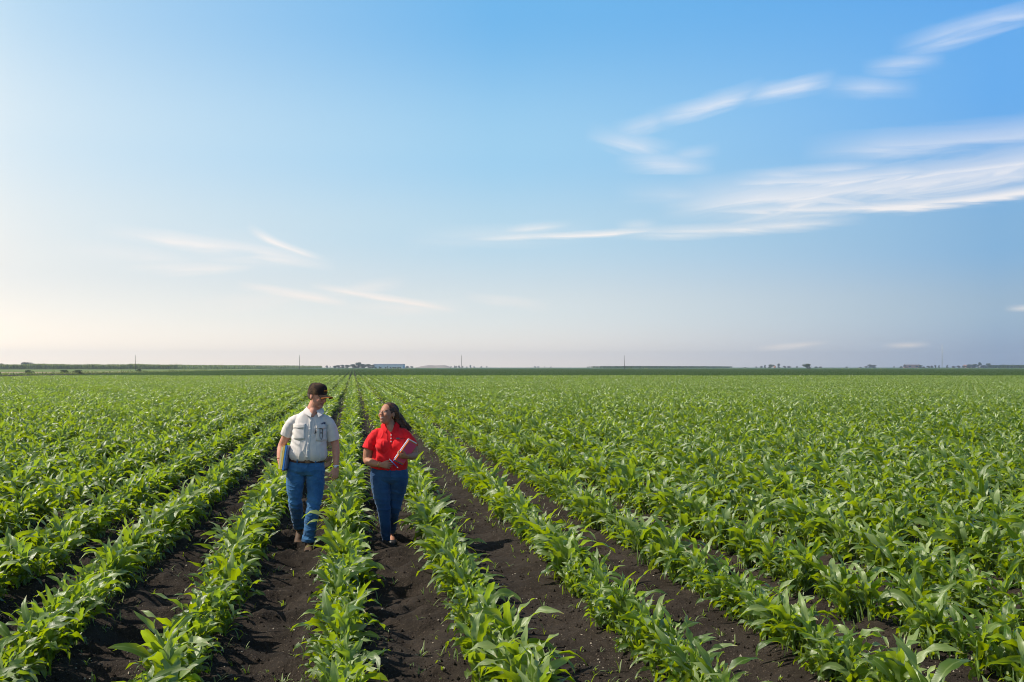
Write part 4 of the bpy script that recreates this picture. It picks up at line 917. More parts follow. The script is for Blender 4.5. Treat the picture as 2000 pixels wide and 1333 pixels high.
def cap_mat():
    m, t, p = mat('brown_camo_cap'); tc_ = nd(t, 'ShaderNodeTexCoord'); n = nd(t, 'ShaderNodeTexNoise'); t.links.new(tc_.outputs['Object'], n.inputs['Vector']); n.inputs['Scale'].default_value = 16; n.inputs['Detail'].default_value = 2
    cr = nd(t, 'ShaderNodeValToRGB'); cr.color_ramp.interpolation = 'CONSTANT'; t.links.new(n.outputs[0], cr.inputs[0]); cr.color_ramp.elements[0].position = 0; cr.color_ramp.elements[0].color = (.022, .013, .010, 1); cr.color_ramp.elements[1].position = .5; cr.color_ramp.elements[1].color = (.055, .032, .018, 1)
    e_ = cr.color_ramp.elements.new(.62); e_.color = (.10, .055, .028, 1); t.links.new(cr.outputs[0], p.inputs['Base Color']); p.inputs['Roughness'].default_value = .85; p.inputs['Specular IOR Level'].default_value = .2; return m
m_cap = cap_mat(); m_orange = simple('orange_thread', (.60, .20, .03), .8, .2, 60, .2)

def ring_obj(name, c, axis, r, tr, matl, parent, wide=None):
    """a band round a limb"""
    ax_ = Vector(axis).normalized(); a_ = ax_.orthogonal().normalized(); b_ = ax_.cross(a_); m = MB(); n = 28
    P_ = [Vector(c) + (a_ * math.cos(t_) + b_ * math.sin(t_)) * r for t_ in np.linspace(0, 2 * math.pi, n + 1)]
    v, f = tube([tuple(p) for p in P_], [(tr if wide is None else wide, tr)] * (n + 1), 8, tuple(ax_), False, 1); m.add(v, f); return m.obj(name, [matl], parent)

def sewn_patch(front, cx_fn, z0, z1, w, matl, parent, nm, n_=9, nr_=9, off=.005, dip=0.0):
    """a sewn-on piece of cloth that follows the garment's front"""
    m = MB(); rows = []
    for j in range(nr_):
        z = z0 + (z1 - z0) * j / (nr_ - 1)
        for i in range(n_):
            u_ = i / (n_ - 1) - .5; zz = z - (dip * (1 - abs(u_) * 2) if j == nr_ - 1 else 0); loc, nr = front(cx_fn(z) + u_ * w, zz); rows.append(tuple(loc + nr * (off if 0 < i < n_ - 1 and 0 < j < nr_ - 1 else off * .6)))
    V_ = np.array(rows); B_ = V_ + np.array([0, off + .001, 0]); k = n_ * nr_; F_ = []
    for j in range(nr_ - 1):
        for i in range(n_ - 1): a_ = j * n_ + i; F_.append([a_, a_ + n_, a_ + n_ + 1, a_ + 1]); F_.append([k + a_, k + a_ + 1, k + a_ + n_ + 1, k + a_ + n_])
    bd = list(range(n_ - 1)) + [j * n_ + n_ - 1 for j in range(nr_ - 1)] + [k - 1 - i for i in range(n_ - 1)] + [(nr_ - 1 - j) * n_ for j in range(nr_ - 1)]
    for a_, c_ in zip(bd, bd[1:] + bd[:1]): F_.append([a_, c_, c_ + k, a_ + k])
    m.add(np.vstack([V_, B_]), F_); return m.obj(nm, [matl], parent)
# ---- the man
MAN = at(598, 11.2); MAN.z = float(ground_z(MAN.x, MAN.y)) 
def build_man():
    Mh = headM((.124, -.025, 1.695), 52, 10, 5, 1.07)
    b = MB()
    addT(b, head_mb(), Mh)
    b.tube([(.055, .02, 1.46), (.08, .01, 1.54), (.118, -.004, 1.64)], [.084, .074, .070], 18)
    b.tube([(.03, 0, .95), (.035, 0, 1.2), (.045, 0, 1.38), (.055, 0, 1.48)], [(.11, .16), (.11, .16), (.10, .17), (.07, .12)], 20)
    b.tube([(.085, -.02, 1.56), (.078, -.052, 1.52), (.070, -.086, 1.472)], [.045, .042, .016], 12)          # throat in the open collar
    # arms
    b.tube([(-.08, .01, 1.42), (-.16, .02, 1.38), (-.205, .05, 1.27), (-.262, .085, 1.155), (-.276, .045, 1.08), (-.282, -.01, 1.005)], [.05, .055, .050, .042, .040, .027], 16)
    b.tube([(.18, .0, 1.42), (.262, .01, 1.36), (.298, .02, 1.25), (.325, .02, 1.15), (.332, -.005, 1.04), (.334, -.04, .925)], [.05, .055, .050, .043, .040, .026], 16)
    hand(b, (-.283, -.02, .985), (.18, -.22, -1), (1, 0, .1), (0, -1, 0), (42, 48, 50, 52), thumb=(.5, .75, .45))
    hand(b, (.334, -.045, .905), (-.10, -.12, -1), (-.35, .9, 0), (-.85, -.4, 0), (14, 20, 24, 28), thumb=(.75, .6, .1))
    # legs inside the jeans
    for P_ in (((-.09, 0, .95), (-.105, 0, .7), (-.11, .01, .54), (-.095, .16, .40), (-.082, .33, .25), (-.082, .37, .16)), ((.10, 0, .95), (.10, -.02, .7), (.093, -.06, .52), (.06, -.08, .33), (.047, -.09, .12), (.047, -.09, .06))):
        b.tube(P_, [.09, .07, .052, .05, .038, .035], 14)
    root_me = body('person', b, Mh, (.58, .28, .19), dict(cheek=(.62, .22, .16), white=(.35, .25, .2), wa=.5, brow=(.12, .07, .05), lip=(.33, .12, .10), stub=(.33, .2, .16)), None)
    P = link('person', root_me); P.location = MAN; P.scale = (1.012,) * 3
    tag(P, 'man in brown cap, pale checked shirt and blue jeans, walking with folders under his arm', 'person')
    # shirt
    s = MB()
    s.tube([(.022, 0, 1.014), (.025, -.01, 1.055), (.032, -.012, 1.13), (.038, -.006, 1.25), (.045, 0, 1.36), (.052, .004, 1.44), (.058, .008, 1.49), (.066, .012, 1.53)],
           [(.128, .184), (.148, .203), (.146, .196), (.138, .190), (.126, .186), (.104, .168), (.084, .130), (.064, .078)], 32, (0, 1, 0), pw=.9)
    s.tube([(-.06, .01, 1.455), (-.13, .012, 1.42), (-.178, .026, 1.36), (-.212, .050, 1.262)], [.05, .062, .064, .066], 20, (0, 1, 0))
    s.tube([(.16, .005, 1.455), (.225, .008, 1.415), (.272, .014, 1.35), (.305, .022, 1.205)], [.05, .064, .067, .070], 20, (0, 1, 0))
    def ex(V, N):                                                     # blousing folds above the belt and creases from the armpits
        x, y, z = V[:, 0], V[:, 1], V[:, 2]
        w = np.exp(-((z - 1.06) / .08) ** 2)
        d = w * .010 * np.abs(np.sin(x * 34 + 4 * z + 2 * nz3(V, (5, 5, 3))))
        for s_ in (-1, 1):
            cx_ = .04 + s_ * .15; k = np.exp(-(((x - cx_) / .09) ** 2 + ((z - 1.28) / .14) ** 2)); d = d + k * .004 * np.sin((z + s_ * -(x - cx_) * .8) * 85 + 3 * nz3(V, (6, 6, 6), 4))
        return d
    sh = cloth(s, 'shirt', P, m_check, .0055, 3, [((9, 9, 4), 3.1, .006, 0), ((18, 18, 5), 8.2, .004, 1)], ex)
    c = ribbon_collar((.084, .006), .070, .068, 1.580, .030, .026, 18, 0, tip=.034, yaw=8, front_drop=.046, ofr=.038); c.obj('collar', [m_check], sh, False)
    def front(x, z):                                                  # y of the shirt front
        hit, loc, nrm, _ = sh.ray_cast(Vector((x, -1, z)), Vector((0, 1, 0))); return (loc, nrm) if hit else (Vector((x, -.13, z)), Vector((0, -1, 0)))
    bpy.context.view_layer.update()
    for z in (1.425, 1.345, 1.265, 1.185, 1.11, 1.045):
        loc, nr = front(.06 - (1.43 - z) * .09, z); q_ = MB(); q_.ball(tuple(loc + nr * .0035), (.0075, .004, .0075), 10, 6); q_.obj('button', [m_button], sh)
    sewn_patch(front, lambda z: .06 - (1.43 - z) * .09, 1.455, 1.025, .032, m_check, sh, 'placket', 5, 40, .0028)
    def pocket(cx_, cz, w, h, nm):
        return sewn_patch(front, lambda z: cx_, cz + h / 2, cz - h / 2, w, m_check, sh, nm, dip=.012, off=.006 if 'flap' not in nm else .011)
    pocket(-.062, 1.30, .125, .135, 'pocket'); pocket(.175, 1.28, .115, .135, 'pocket')
    pocket(-.062, 1.375, .135, .045, 'pocket_flap'); pocket(.175, 1.365, .125, .040, 'pocket_flap')
    # small stitched logo above the pocket, clipped pen, black strap
    lg = MB()
    for i, (dx_, w_) in enumerate(((-.018, .006), (-.009, .006), (0, .006), (.009, .006), (.018, .006))):
        loc, nr = front(.192 + dx_, 1.402 - abs(dx_) * .25); lg.box(tuple(loc + nr * .006), (w_, .004, .010 + .003 * (i % 2)))
    loc, nr = front(.192, 1.412); lg.box(tuple(loc + nr * .006), (.044, .004, .004)); lg.obj('logo', [simple('navy_thread', (.02, .035, .16), .7, .2)], sh, False)
    for z0, z1, x0, x1, nm, r_ in ((1.335, 1.285, .110, .103, 'pen', .0045),): 
        l0, n0 = front(x0, z0); l1, n1 = front(x1, z1); q_ = MB(); q_.tube([tuple(l0 + n0 * .009), tuple((l0 + l1) / 2 + n0 * .011), tuple(l1 + n1 * .009)], [.004, .007, .003], 8); q_.obj('pen_clip', [m_black], sh)
    q_ = MB(); zz = [(.155, 1.352), (.172, 1.345), (.186, 1.34), (.188, 1.30), (.184, 1.25), (.176, 1.225)]; q_.tube([tuple(front(x, z)[0] + Vector((0, -.012, 0))) for x, z in zz], [.0035] * 6, 7)
    zz = [(.157, 1.350), (.160, 1.31), (.158, 1.27), (.163, 1.235)]; q_.tube([tuple(front(x, z)[0] + Vector((0, -.012, 0))) for x, z in zz], [.0028] * 4, 7)
    l0, _ = front(.172, 1.298); q_.ball(tuple(l0 + Vector((0, -.013, 0))), (.007, .005, .007), 8, 6); q_.obj('lanyard', [m_black], sh)
    # jeans
    j = MB()
    j.tube([(.022, 0, 1.008), (.015, 0, .97), (.008, 0, .92), (.003, 0, .86), (0, 0, .83)], [(.125, .178), (.130, .186), (.138, .203), (.132, .204), (.10, .17)], 30, (0, 1, 0), pw=.95)
    j.tube([(-.092, 0, .90), (-.108, -.005, .76), (-.115, -.01, .64), (-.113, .0, .54), (-.103, .08, .45), (-.092, .20, .34), (-.083, .33, .215)], [.108, .099, .083, .073, .070, .064, .063], 20, (0, 1, 0), sub=4)
    j.tube([(.100, 0, .90), (.110, -.02, .74), (.106, -.05, .62), (.094, -.08, .51), (.075, -.09, .40), (.058, -.095, .27), (.047, -.10, .105)], [.108, .098, .084, .076, .069, .066, .074], 20, (0, 1, 0), sub=4)
    def jex(V, N):
        x, y, z = V[:, 0], V[:, 1], V[:, 2]; d = 0
        for cz, cw, am, fq in ((.86, .04, .0035, 60), (.53, .07, .006, 78), (.14, .07, .007, 92), (.26, .05, .004, 80)):
            d = d + np.exp(-((z - cz) / cw) ** 2) * am * np.sin(z * fq + x * 14 + 6 * nz3(V, (7, 7, 7), cz * 9))
        return d
    je = cloth(j, 'jeans', P, m_denim1, .006, 3, [((8, 8, 10), 1.7, .009, 0), ((14, 14, 22), 4.2, .006, 1)], jex)
    bt = MB(); n_ = 40; rows = []
    for t_ in np.linspace(0, 2 * math.pi, n_, endpoint=False): rows.append((.020 + .190 * math.sin(t_), -.137 * math.cos(t_), .988))
    v, f = tube(rows + rows[:1], [(.019, .0045)] * (n_ + 1), 8, (0, 0, 1), False, 1); bt.add(v, f); be = bt.obj('belt', [m_leather], P)
    bk = MB(); bk.box((.026, -.146, .988), (.048, .006, .036)); bk.obj('buckle', [simple('worn_brass', (.16, .10, .06), .5, .5, metal=.6)], be, False)
    lp = MB()
    for x in (-.085, .115): lp = MB(); lp.box((x, -.126 if x < 0 else -.121, .985), (.011, .026, .052)); lp.obj('belt_loop', [m_denim1], je, False)
    fl = MB(); fl.tube([(.024, -.138, .968), (.022, -.142, .93), (.016, -.141, .88)], [(.004, .012), (.004, .012), (.003, .008)], 8, (0, 1, 0)); fl.obj('fly', [m_denim1], je)
    # boots
    def boot(ank, heel, ball_, toe, up):
        m = MB(); A = np.array
        m.tube([A(ank) + A(up) * .07, A(ank) + A(up) * .02, A(ank) * .5 + A(heel) * .5 + A((0, 0, .01))], [.050, .047, .044], 16)
        m.tube([A(heel) + A((0, .005, .035)), A(heel) * .5 + A(ball_) * .5 + A((0, 0, .045)), A(ball_) + A((0, 0, .032)), A(toe) + A((0, .02, .026)), A(toe) + A((0, 0, .02))], [(.035, .036), (.045, .040), (.033, .049), (.026, .044), (.014, .026)], 18, (0, 0, 1))
        o = cloth(m, 'boot', P, m_boot, .005, 3, [((25, 25, 25), 2.0, .003, 0)])
        q = MB(); q.tube([A(heel) + A((0, .03, .004)), A(heel) + A((0, -.02, .004)), A(heel) * .5 + A(ball_) * .5 + A((0, 0, .006)), A(ball_) + A((0, 0, .004)), A(toe) + A((0, -.004, .006))], [(.012, .030), (.014, .040), (.010, .040), (.012, .052), (.012, .030)], 16, (0, 0, 1)); q.obj('sole', [m_sole], o)
        l_ = MB()
        for k in range(4):
            w = k / 3; c_ = (A(ank) + A((0, -.05, .0))) * (1 - w) + (A(ball_) * .6 + A(heel) * .4 + A((0, -.005, .078))) * w; l_.tube([c_ + A((-.02, .004, .004)), c_ + A((0, -.006, 0)), c_ + A((.02, .004, -.004))], [.0028] * 3, 6, (0, 0, 1))
        l_.obj('laces', [simple('boot_lace', (.22, .15, .08), .8, .2)], o)
    boot((-.083, .345, .185), (-.083, .375, .115), (-.087, .235, .012), (-.088, .155, .006), (0, .3, 1)); boot((.047, -.10, .095), (.047, -.07, .002), (.047, -.235, .002), (.046, -.32, .004), (0, 0, 1))
    # cap
    cp = MB(); n_ = 28; V_ = []; prof = [(1.0, -.004), (1.005, .018), (.99, .045), (.93, .068), (.80, .089), (.58, .104), (.30, .111), (.04, .113)]
    for rr_, zz in prof:
        for t_ in np.linspace(0, 2 * math.pi, n_, endpoint=False):
            fr = max(0, -math.cos(t_ + math.pi)) if False else max(0, math.cos(t_))
            V_.append((.087 * rr_ * math.sin(t_), .010 - .107 * rr_ * math.cos(t_), .030 + zz + .006 * fr * rr_ - .012 * (1 - fr) * (rr_ > .95)))
    V_ = np.array(V_); F_ = [[i * n_ + k, i * n_ + (k + 1) % n_, (i + 1) * n_ + (k + 1) % n_, (i + 1) * n_ + k] for i in range(len(prof) - 1) for k in range(n_)]
    F_.append([(len(prof) - 1) * n_ + k for k in (0, 7, 14, 21)]); m2 = MB(); m2.add(V_, F_); m3 = MB(); addT(m3, m2, Mh); capo = m3.obj('cap', [m_cap], P)
    br = MB(); rows = []; nu, nv = 13, 7
    for jv in range(nv):
        v_ = jv / (nv - 1)
        for iu in range(nu):
            u_ = iu / (nu - 1) * 2 - 1; x = u_ * .074 * (1 - .12 * v_ * v_); y = -.098 * math.sqrt(max(0, 1 - (u_ * .80) ** 2)) - .004 - v_ * (.086 * (1 - .45 * u_ ** 4)); rows.append((x, y, .040 - .010 * v_ - .026 * u_ * u_ * (0.6 + .6 * v_)))
    V_ = np.array(rows); B_ = V_ - np.array([0, 0, .0045]); k = nu * nv; F_ = []
    for a_ in range(nv - 1):
        for c_ in range(nu - 1): q0 = a_ * nu + c_; F_.append([q0, q0 + 1, q0 + nu + 1, q0 + nu]); F_.append([k + q0, k + q0 + nu, k + q0 + nu + 1, k + q0 + 1])
    bd = list(range(nu - 1)) + [j_ * nu + nu - 1 for j_ in range(nv - 1)] + [k - 1 - i for i in range(nu - 1)] + [(nv - 1 - j_) * nu for j_ in range(nv - 1)]
    for a_, c_ in zip(bd, bd[1:] + bd[:1]): F_.append([a_, c_, c_ + k, a_ + k])
    m2 = MB(); m2.add(np.vstack([V_, B_]), F_); m3 = MB(); addT(m3, m2, Mh); m3.obj('brim', [m_cap], capo)
    m2 = MB(); m2.tube([V_[(nv - 1) * nu + i] for i in range(nu)], [.0036] * nu, 6, (0, 0, 1), sub=1); m3 = MB(); addT(m3, m2, Mh); m3.obj('brim_edge', [m_orange], capo)
    m2 = MB(); m2.tube([(-.028, -.094, .078), (-.01, -.1015, .083), (.01, -.1015, .083), (.028, -.094, .078)], [(.002, .006)] * 4, 6, (0, 1, 0)); m2.tube([(-.02, -.098, .068), (.02, -.098, .068)], [(.002, .003)] * 2, 6, (0, 1, 0), sub=1); m3 = MB(); addT(m3, m2, Mh); m3.obj('emblem', [m_orange], capo)
    m2 = MB(); m2.ball((0, .010, .143), (.009, .009, .005), 10, 6); m3 = MB(); addT(m3, m2, Mh); m3.obj('cap_button', [m_cap], capo)
    m2 = MB(); m2.ball((0, .022, .012), (.0785, .0955, .070), 20, 14); m2.v[0][:, 1] = np.where(m2.v[0][:, 1] < .012, .012 + (m2.v[0][:, 1] - .012) * .12, m2.v[0][:, 1]); m3 = MB(); addT(m3, m2, Mh)
    cloth(m3, 'hair', P, m_hairm, .004, 2, [((60, 60, 60), 1.0, .003, 0)])
    # watch
    w_ = ring_obj('watch', (.334, -.040, .925), (-.02, -.1, -1), .0295, .0028, m_metal, P, wide=.010)
    q_ = MB(); q_.tube([(.328, -.070, .922), (.327, -.077, .921)], [(.016, .016)] * 2, 16, (1, 0, 0), sub=1); q_.obj('dial', [simple('white_dial', (.75, .76, .78), .2, .5)], w_)
    return P
man = build_man()
def slab(name, c, a, w, L_, W_, T_, mats_, label, cat_, root, th_name='pages', rings=False):
    """flat bound thing: cover boards and paper block; a length, w width axes"""
    a = Vector(a).normalized(); w = Vector(w); w = (w - a * w.dot(a)).normalized(); n = a.cross(w)
    e = bpy.data.objects.new(name, None); COL.objects.link(e)
    Mx = Matrix((( w.x, n.x, a.x, 0), (w.y, n.y, a.y, 0), (w.z, n.z, a.z, 0), (0, 0, 0, 1))); s_ = root.scale[0]
    e.matrix_world = Matrix.Translation(root.location + Vector(c) * s_) @ Mx
    tag(e, label, cat_)
    b1 = MB(); b1.box((0, -T_ / 2 + .0012, 0), (W_, .0024, L_)); b1.box((0, T_ / 2 - .0012, 0), (W_, .0024, L_)); b1.box((-W_ / 2 + .0012, 0, 0), (.0024, T_ - .0048, L_)); b1.obj('cover', [mats_[0]], e, False)
    b2 = MB(); b2.box((.002, 0, 0), (W_ - .012, T_ - .0056, L_ - .01)); b2.obj(th_name, [mats_[1]], e, False)
    return e
m_cream = simple('cream_card', (.70, .62, .40), .7, .2, 10, .08); m_yel = simple('yellow_card', (.72, .52, .12), .6, .3, 10, .08); m_blu = simple('blue_plastic', (.03, .19, .55), .35, .5, 10, .08); m_grey = simple('grey_folder', (.28, .30, .40), .5, .4, 10, .1)
A_ = (.13, .10, 1); W_ax = (.25, 1, -.05)
slab('notebook', (-.242, -.015, 1.018), A_, W_ax, .245, .19, .020, (m_cream, m_white), 'cream notebook, outermost of the bundle under the man\'s arm', 'notebook', man)
slab('notebook', (-.218, -.022, 1.022), A_, W_ax, .262, .20, .020, (m_yel, m_white), 'yellow notebook between the cream and the blue ones under the man\'s arm', 'notebook', man)
slab('folder', (-.196, -.028, 1.018), A_, W_ax, .275, .21, .016, (m_blu, m_white), 'bright blue folder held under the man\'s arm', 'folder', man)
slab('folder', (-.179, -.020, 1.026), A_, W_ax, .262, .20, .012, (m_grey, m_white), 'grey folder pressed against the man\'s hip beside the blue one', 'folder', man)

# ---- the woman
WOM = at(760, 11.45); WOM.z = float(ground_z(WOM.x, WOM.y))
def build_woman():
    Mh = headM((-.020, -.028, 1.520), -40, -16, -5, 1.07)
    b = MB(); addT(b, head_mb(True), Mh)
    b.tube([(.017, .02, 1.32), (.017, .012, 1.38), (-.005, .002, 1.46)], [.066, .058, .054], 18)
    b.tube([(0, 0, .86), (.005, 0, 1.05), (.015, 0, 1.25), (.017, 0, 1.34)], [(.11, .17), (.10, .15), (.10, .16), (.06, .11)], 20)
    b.tube([(.010, -.02, 1.42), (.014, -.055, 1.37), (.018, -.088, 1.315)], [.042, .042, .014], 12)
    b.tube([(-.10, .0, 1.28), (-.175, 0, 1.23), (-.226, -.005, 1.13), (-.243, -.01, 1.015), (-.232, -.045, .992), (-.17, -.12, .975), (-.10, -.195, .966)], [.05, .058, .056, .050, .047, .042, .026], 16)
    b.tube([(.13, .0, 1.28), (.208, 0, 1.23), (.262, -.005, 1.15), (.285, -.015, 1.07), (.275, -.05, 1.050), (.24, -.13, 1.050), (.196, -.21, 1.055)], [.05, .058, .056, .050, .047, .042, .026], 16)
    hand(b, (-.093, -.205, .966), (.95, -.22, -.10), (.2, .95, 0), (0, -.35, .95), (28, 34, 38, 42), thumb=(.75, .5, .3), s=.92)
    hand(b, (.190, -.222, 1.056), (-.88, -.30, .12), (.1, .75, .55), (.25, -.35, .9), (48, 52, 52, 50), thumb=(.6, .65, .2), s=.92)
    for P_, rr_ in ((((-.09, 0, .8), (-.075, -.02, .6), (-.052, -.04, .45), (-.04, -.05, .3), (-.028, -.058, .13), (-.028, -.06, .05)), (.10, .08, .055, .045, .034, .033)), (((.10, 0, .8), (.085, .04, .6), (.066, .07, .45), (.055, .16, .3), (.05, .275, .15), (.05, .29, .09)), (.10, .08, .055, .045, .034, .033))): b.tube(P_, rr_, 14)
    for (ax_, ay, az_, tx, ty, tz) in ((-.028, -.045, .035, -.040, -.20, .018), (.05, .30, .085, .055, .16, .02)):
        b.tube([(ax_, ay + .02, az_), ((ax_ + tx) / 2, (ay + ty) / 2, (az_ + tz) / 2 + .018), (tx, ty, tz)], [(.032, .03), (.026, .034), (.014, .030)], 14, (0, 0, 1))
    me = body('person', b, Mh, (.42, .20, .12), dict(cheek=(.46, .19, .12), white=(.45, .42, .38), wa=.8, brow=(.015, .01, .008), lip=(.28, .07, .06), teeth=True), None)
    P = link('person', me); P.location = WOM; P.scale = (1.008,) * 3
    tag(P, 'smiling woman in red polo shirt and blue jeans, looking up at the man', 'person')
    s = MB()
    s.tube([(-.005, 0, .905), (-.002, -.004, .95), (.003, -.008, 1.02), (.010, -.004, 1.10), (.015, 0, 1.18), (.016, 0, 1.25), (.017, .002, 1.31), (.017, .006, 1.355), (.016, .01, 1.385)],
           [(.140, .208), (.146, .212), (.142, .204), (.132, .190), (.130, .190), (.124, .182), (.104, .162), (.078, .118), (.060, .070)], 32, (0, 1, 0), pw=.95)
    for x in (-.065, .095): s.ball((x, -.088, 1.165), (.088, .080, .088), 20, 14)
    s.tube([(-.08, 0, 1.325), (-.14, 0, 1.290), (-.188, -.004, 1.225), (-.226, -.012, 1.125)], [.045, .062, .070, .078], 20)
    s.tube([(.11, 0, 1.325), (.17, 0, 1.290), (.220, -.004, 1.225), (.262, -.012, 1.135)], [.045, .062, .070, .078], 20)
    def ex(V, N):
        x, y, z = V[:, 0], V[:, 1], V[:, 2]
        d = np.exp(-((z - .96) / .06) ** 2) * .008 * np.sin(x * 45 + z * 30 + 3 * nz3(V, (6, 6, 5)))
        for s_, cx_ in ((-1, -.15), (1, .18)): d = d + np.exp(-(((x - cx_) / .07) ** 2 + ((z - 1.19) / .07) ** 2)) * .005 * np.sin((z * .9 - s_ * x * .7) * 95)
        return d
    sh = cloth(s, 'polo_shirt', P, m_red, .0055, 4, [((7, 7, 4), 3.9, .007, 0), ((16, 16, 8), 6.2, .005, 1)], ex)
    c = ribbon_collar((.014, .006), .062, .062, 1.432, .032, .030, 22, 0, tip=.036, yaw=-2, front_drop=.050, ofr=.030); c.obj('collar', [m_red2], sh, False)
    bpy.context.view_layer.update()
    def front(x, z):
        hit, loc, nrm, _ = sh.ray_cast(Vector((x, -1, z)), Vector((0, 1, 0))); return (loc, nrm) if hit else (Vector((x, -.13, z)), Vector((0, -1, 0)))
    sewn_patch(front, lambda z: .022, 1.308, 1.196, .028, m_red2, sh, 'placket', 5, 12, .0028)
    for z in (1.288, 1.252, 1.218): loc, nr = front(.022, z); q_ = MB(); q_.ball(tuple(loc + nr * .0045), (.0072, .004, .0072), 10, 6); q_.obj('button', [m_button], sh)
    lg = MB()
    for k in range(5): loc, nr = front(.082 + k * .0075, 1.248); lg.box(tuple(loc + nr * .002), (.0076, .003, .0075))
    lg.obj('logo', [simple('green_thread', (.03, .20, .12), .7, .2)], sh, False)
    lg = MB()
    for k in range(5): loc, nr = front(.082 + k * .0075, 1.256); lg.box(tuple(loc + nr * .002), (.0076, .003, .0045))
    lg.obj('logo', [simple('violet_thread', (.10, .05, .28), .7, .2)], sh, False)
    lg = MB()
    for k in range(6):
        loc, nr = front(.136 + k * .0095, 1.250); lg.box(tuple(loc + nr * .0015), (.0050, .0025, .008 if k % 2 else .0055))
    lg.obj('lettering', [simple('dark_thread', (.10, .02, .03), .7, .2)], sh, False)
    j = MB()
    j.tube([(-.002, 0, .925), (.002, 0, .88), (.006, 0, .83), (.007, 0, .78), (.007, 0, .74)], [(.125, .190), (.136, .206), (.142, .213), (.132, .210), (.09, .17)], 30, (0, 1, 0))
    j.tube([(-.092, 0, .82), (-.088, -.015, .70), (-.074, -.03, .58), (-.056, -.042, .46), (-.045, -.046, .36), (-.036, -.052, .24), (-.028, -.058, .095)], [.118, .110, .092, .074, .066, .056, .043], 20, (0, 1, 0), sub=4)
    j.tube([(.104, 0, .82), (.102, .02, .70), (.086, .045, .58), (.068, .066, .46), (.060, .11, .37), (.054, .18, .27), (.050, .268, .145)], [.118, .106, .086, .069, .062, .052, .042], 20, (0, 1, 0), sub=4)
    def jex(V, N):
        x, y, z = V[:, 0], V[:, 1], V[:, 2]; d = 0
        for cz, cw, am, fq in ((.80, .05, .004, 70), (.60, .12, .0055, 70), (.45, .06, .007, 90), (.16, .05, .004, 120)):
            d = d + np.exp(-((z - cz) / cw) ** 2) * am * np.maximum(0, np.sin(z * fq + x * 9 + 3.0 * nz3(V, (7, 7, 3), cz * 7)))
        return d
    je = cloth(j, 'jeans', P, m_denim2, .006, 3, [((8, 8, 8), 1.7, .006, 0), ((12, 12, 26), 4.2, .004, 1)], jex)
    fl = MB(); fl.tube([(.012, -.137, .90), (.010, -.145, .86), (.008, -.146, .80)], [(.004, .011), (.004, .011), (.003, .007)], 8, (0, 1, 0)); fl.obj('fly', [m_denim2], je)
    for (hx, hy, hz, tx, ty, tz) in ((-.028, -.015, .0, -.042, -.235, .0), (.05, .325, .065, .056, .125, .0)):
        m = MB(); A = np.array; h = A((hx, hy, hz)); t_ = A((tx, ty, tz))
        m.tube([h + A((0, 0, .022)), h * .6 + t_ * .4 + A((0, 0, .022)), h * .25 + t_ * .75 + A((0, 0, .020)), t_ + A((0, 0, .012))], [(.024, .034), (.022, .037), (.022, .043), (.010, .020)], 18, (0, 0, 1))
        o = cloth(m, 'shoe', P, simple('black_shoe', (.02, .019, .02), .45, .4, 30, .2), .0045, 3); q = MB(); q.tube([h + A((0, .01, .003)), h * .5 + t_ * .5 + A((0, 0, .003)), h * .25 + t_ * .75 + A((0, 0, .003)), t_ + A((0, 0, .004))], [(.005, .032), (.005, .036), (.005, .044), (.005, .018)], 14, (0, 0, 1)); q.obj('sole', [m_sole], o)
    # hair: a cap over the skull and long locks blown back to her left
    m2 = MB(); m2.ball((0, .026, .040), (.083, .096, .092), 24, 18); m3 = MB(); v = m2.v[0]; keep = v[:, 1] < -.02
    yt = -.048 - .045 * np.clip((v[:, 2] - .075) / .035, 0, 1); v[:, 1] = np.where(v[:, 1] < yt, yt + (v[:, 1] - yt) * .15, v[:, 1]); m3.add(v, m2.f[0]); hs = MB(); addT(hs, m3, Mh)
    Hc = lambda p: tuple(Mh @ Vector(p)); r = random.Random(5)
    for k in range(46):
        th_ = r.uniform(-1.1, 1.5); st = Vector(Hc((.074 * math.sin(th_), .03 + .05 * math.cos(th_), .10 - .12 * r.random())))
        e_ = Vector((.195 + r.gauss(0, .03), .05 + r.gauss(0, .03), 1.33 + r.gauss(0, .035))); m_ = Vector((.092 + r.gauss(0, .018), .055 + r.gauss(0, .02), 1.475 + r.gauss(0, .02))); s1 = st.lerp(m_, .45) + Vector((.006, 0, .018))
        hs.tube([tuple(st), tuple(s1), tuple(m_), tuple(m_.lerp(e_, .6) + Vector((.005, 0, .01))), tuple(e_)], [.010, .016, .019, .015, .005], 8)
    hs.tube([Hc((.0, -.01, .100)), Hc((.025, .03, .108)), Hc((.04, .08, .07)), (.085, .06, 1.47)], [.020, .030, .042, .036], 12)
    hs.tube([Hc((.045, -.01, .085)), Hc((.068, .025, .06)), Hc((.07, .07, .02)), (.105, .05, 1.43)], [.016, .024, .034, .034], 12)
    hr = cloth(hs, 'hair', P, m_hairf, .004, 2, [((30, 30, 30), 2.0, .004, 0)])
    for k in range(70):
        th_ = r.uniform(-1.3, 1.5); st = Vector(Hc((.082 * math.sin(th_), .03 + .06 * math.cos(th_), .10 - .10 * r.random()))); e_ = Vector((.205 + r.gauss(0, .035), .05 + r.gauss(0, .03), 1.335 + r.gauss(0, .035))); m_ = Vector((.08 + r.gauss(0, .018), .055 + r.gauss(0, .028), 1.475 + r.gauss(0, .026)))
        q_ = MB() if k == 0 else q_; q_.tube([tuple(st), tuple(st.lerp(m_, .5) + Vector((.008, 0, .02))), tuple(m_), tuple(e_)], [.0015, .002, .0018, .0007], 5)
    q_.obj('loose_strands', [m_hairf], hr)
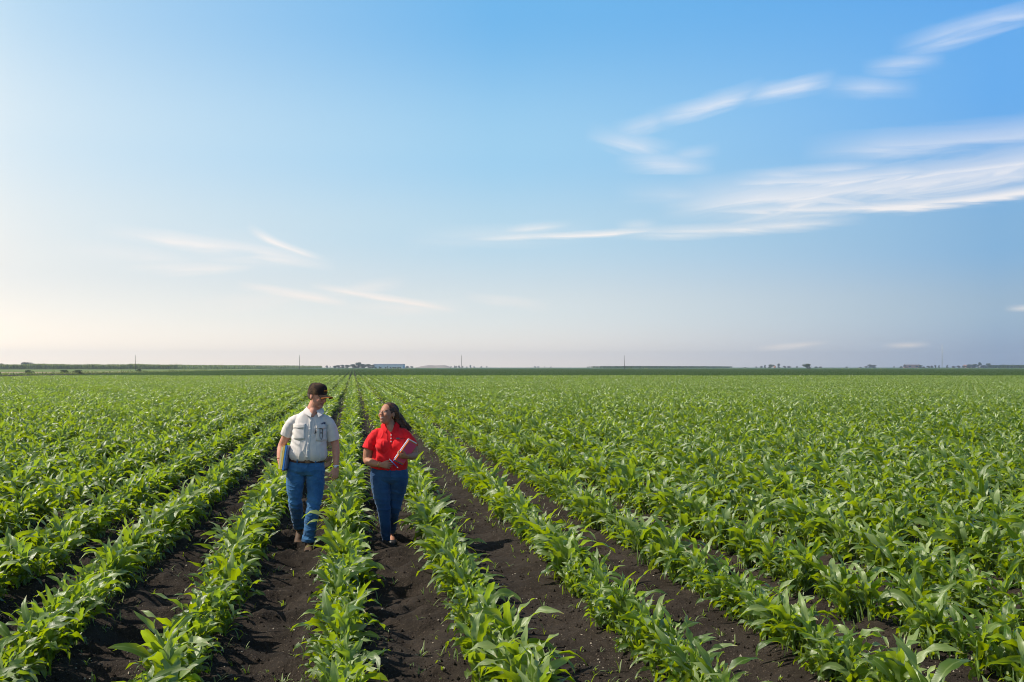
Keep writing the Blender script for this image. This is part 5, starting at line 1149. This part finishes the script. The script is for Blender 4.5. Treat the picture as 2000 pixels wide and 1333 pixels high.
    ring_obj('bracelet', (-.108, -.190, .967), (.75, -.62, -.05), .031, .0042, m_gold, P); 
    e = MB(); e.ball(Hc((.083, .008, -.042)), .0065, 8, 6); e.obj('earring', [m_gold], P)
    return P
woman = build_woman()
m_pink = simple('pink_red_cover', (.85, .09, .20), .55, .3, 12, .1); m_or = simple('orange_border', (.85, .22, .03), .5, .3, 12, .08)
aN = Vector((.56, -.06, .80)).normalized(); wN = Vector((.66, .70, -.32)); wN = (wN - aN * wN.dot(aN)).normalized(); nN = aN.cross(wN)
c0 = Vector((.176, -.210, 1.108)) + wN * .015
up = nN if nN.x < 0 else -nN
nb = slab('notebook', tuple(c0), aN, wN, .275, .165, .010, (m_or, m_white), 'pink red notebook with orange edges held in the woman\'s left hand', 'notebook', woman)
pc = MB(); sgn = -1 if (nb.matrix_world.to_3x3() @ Vector((0, 1, 0))).dot(up) > 0 else 1; pc.box((.004, sgn * .0062, 0), (.145, .0022, .253)); pc.obj('front_cover', [m_pink], nb, False)
slab('folder', tuple(c0 + up * .011 - aN * .008), aN, wN, .285, .168, .008, (m_blu, m_white), 'blue folder lying against the woman\'s pink red notebook', 'folder', woman)
slab('paper_stack', tuple(c0 + up * .0185 + aN * .012), aN, wN, .270, .168, .006, (m_white, m_white), 'loose white papers sticking out above the woman\'s blue folder', 'papers', woman)
pe = MB(); P0, P1 = Vector((-.004, -.262, 1.035)), Vector((.094, -.262, .932)); pe.tube([tuple(P0.lerp(P1, .12)), tuple(P0.lerp(P1, .88))], [.0048, .0048], 10, sub=1)
pn = bpy.data.objects.new('pen', None); COL.objects.link(pn); pn.location = WOM; pn.scale = woman.scale; tag(pn, 'blue ballpoint pen in the woman\'s right hand', 'pen'); pe.obj('barrel', [m_blu], pn)
q = MB(); q.tube([tuple(P0), tuple(P0.lerp(P1, .12))], [.0025, .0046], 10, sub=1); q.obj('tip', [m_white], pn); q = MB(); q.tube([tuple(P0.lerp(P1, .88)), tuple(P1)], [.0046, .0036], 10, sub=1); q.obj('cap', [m_white], pn)
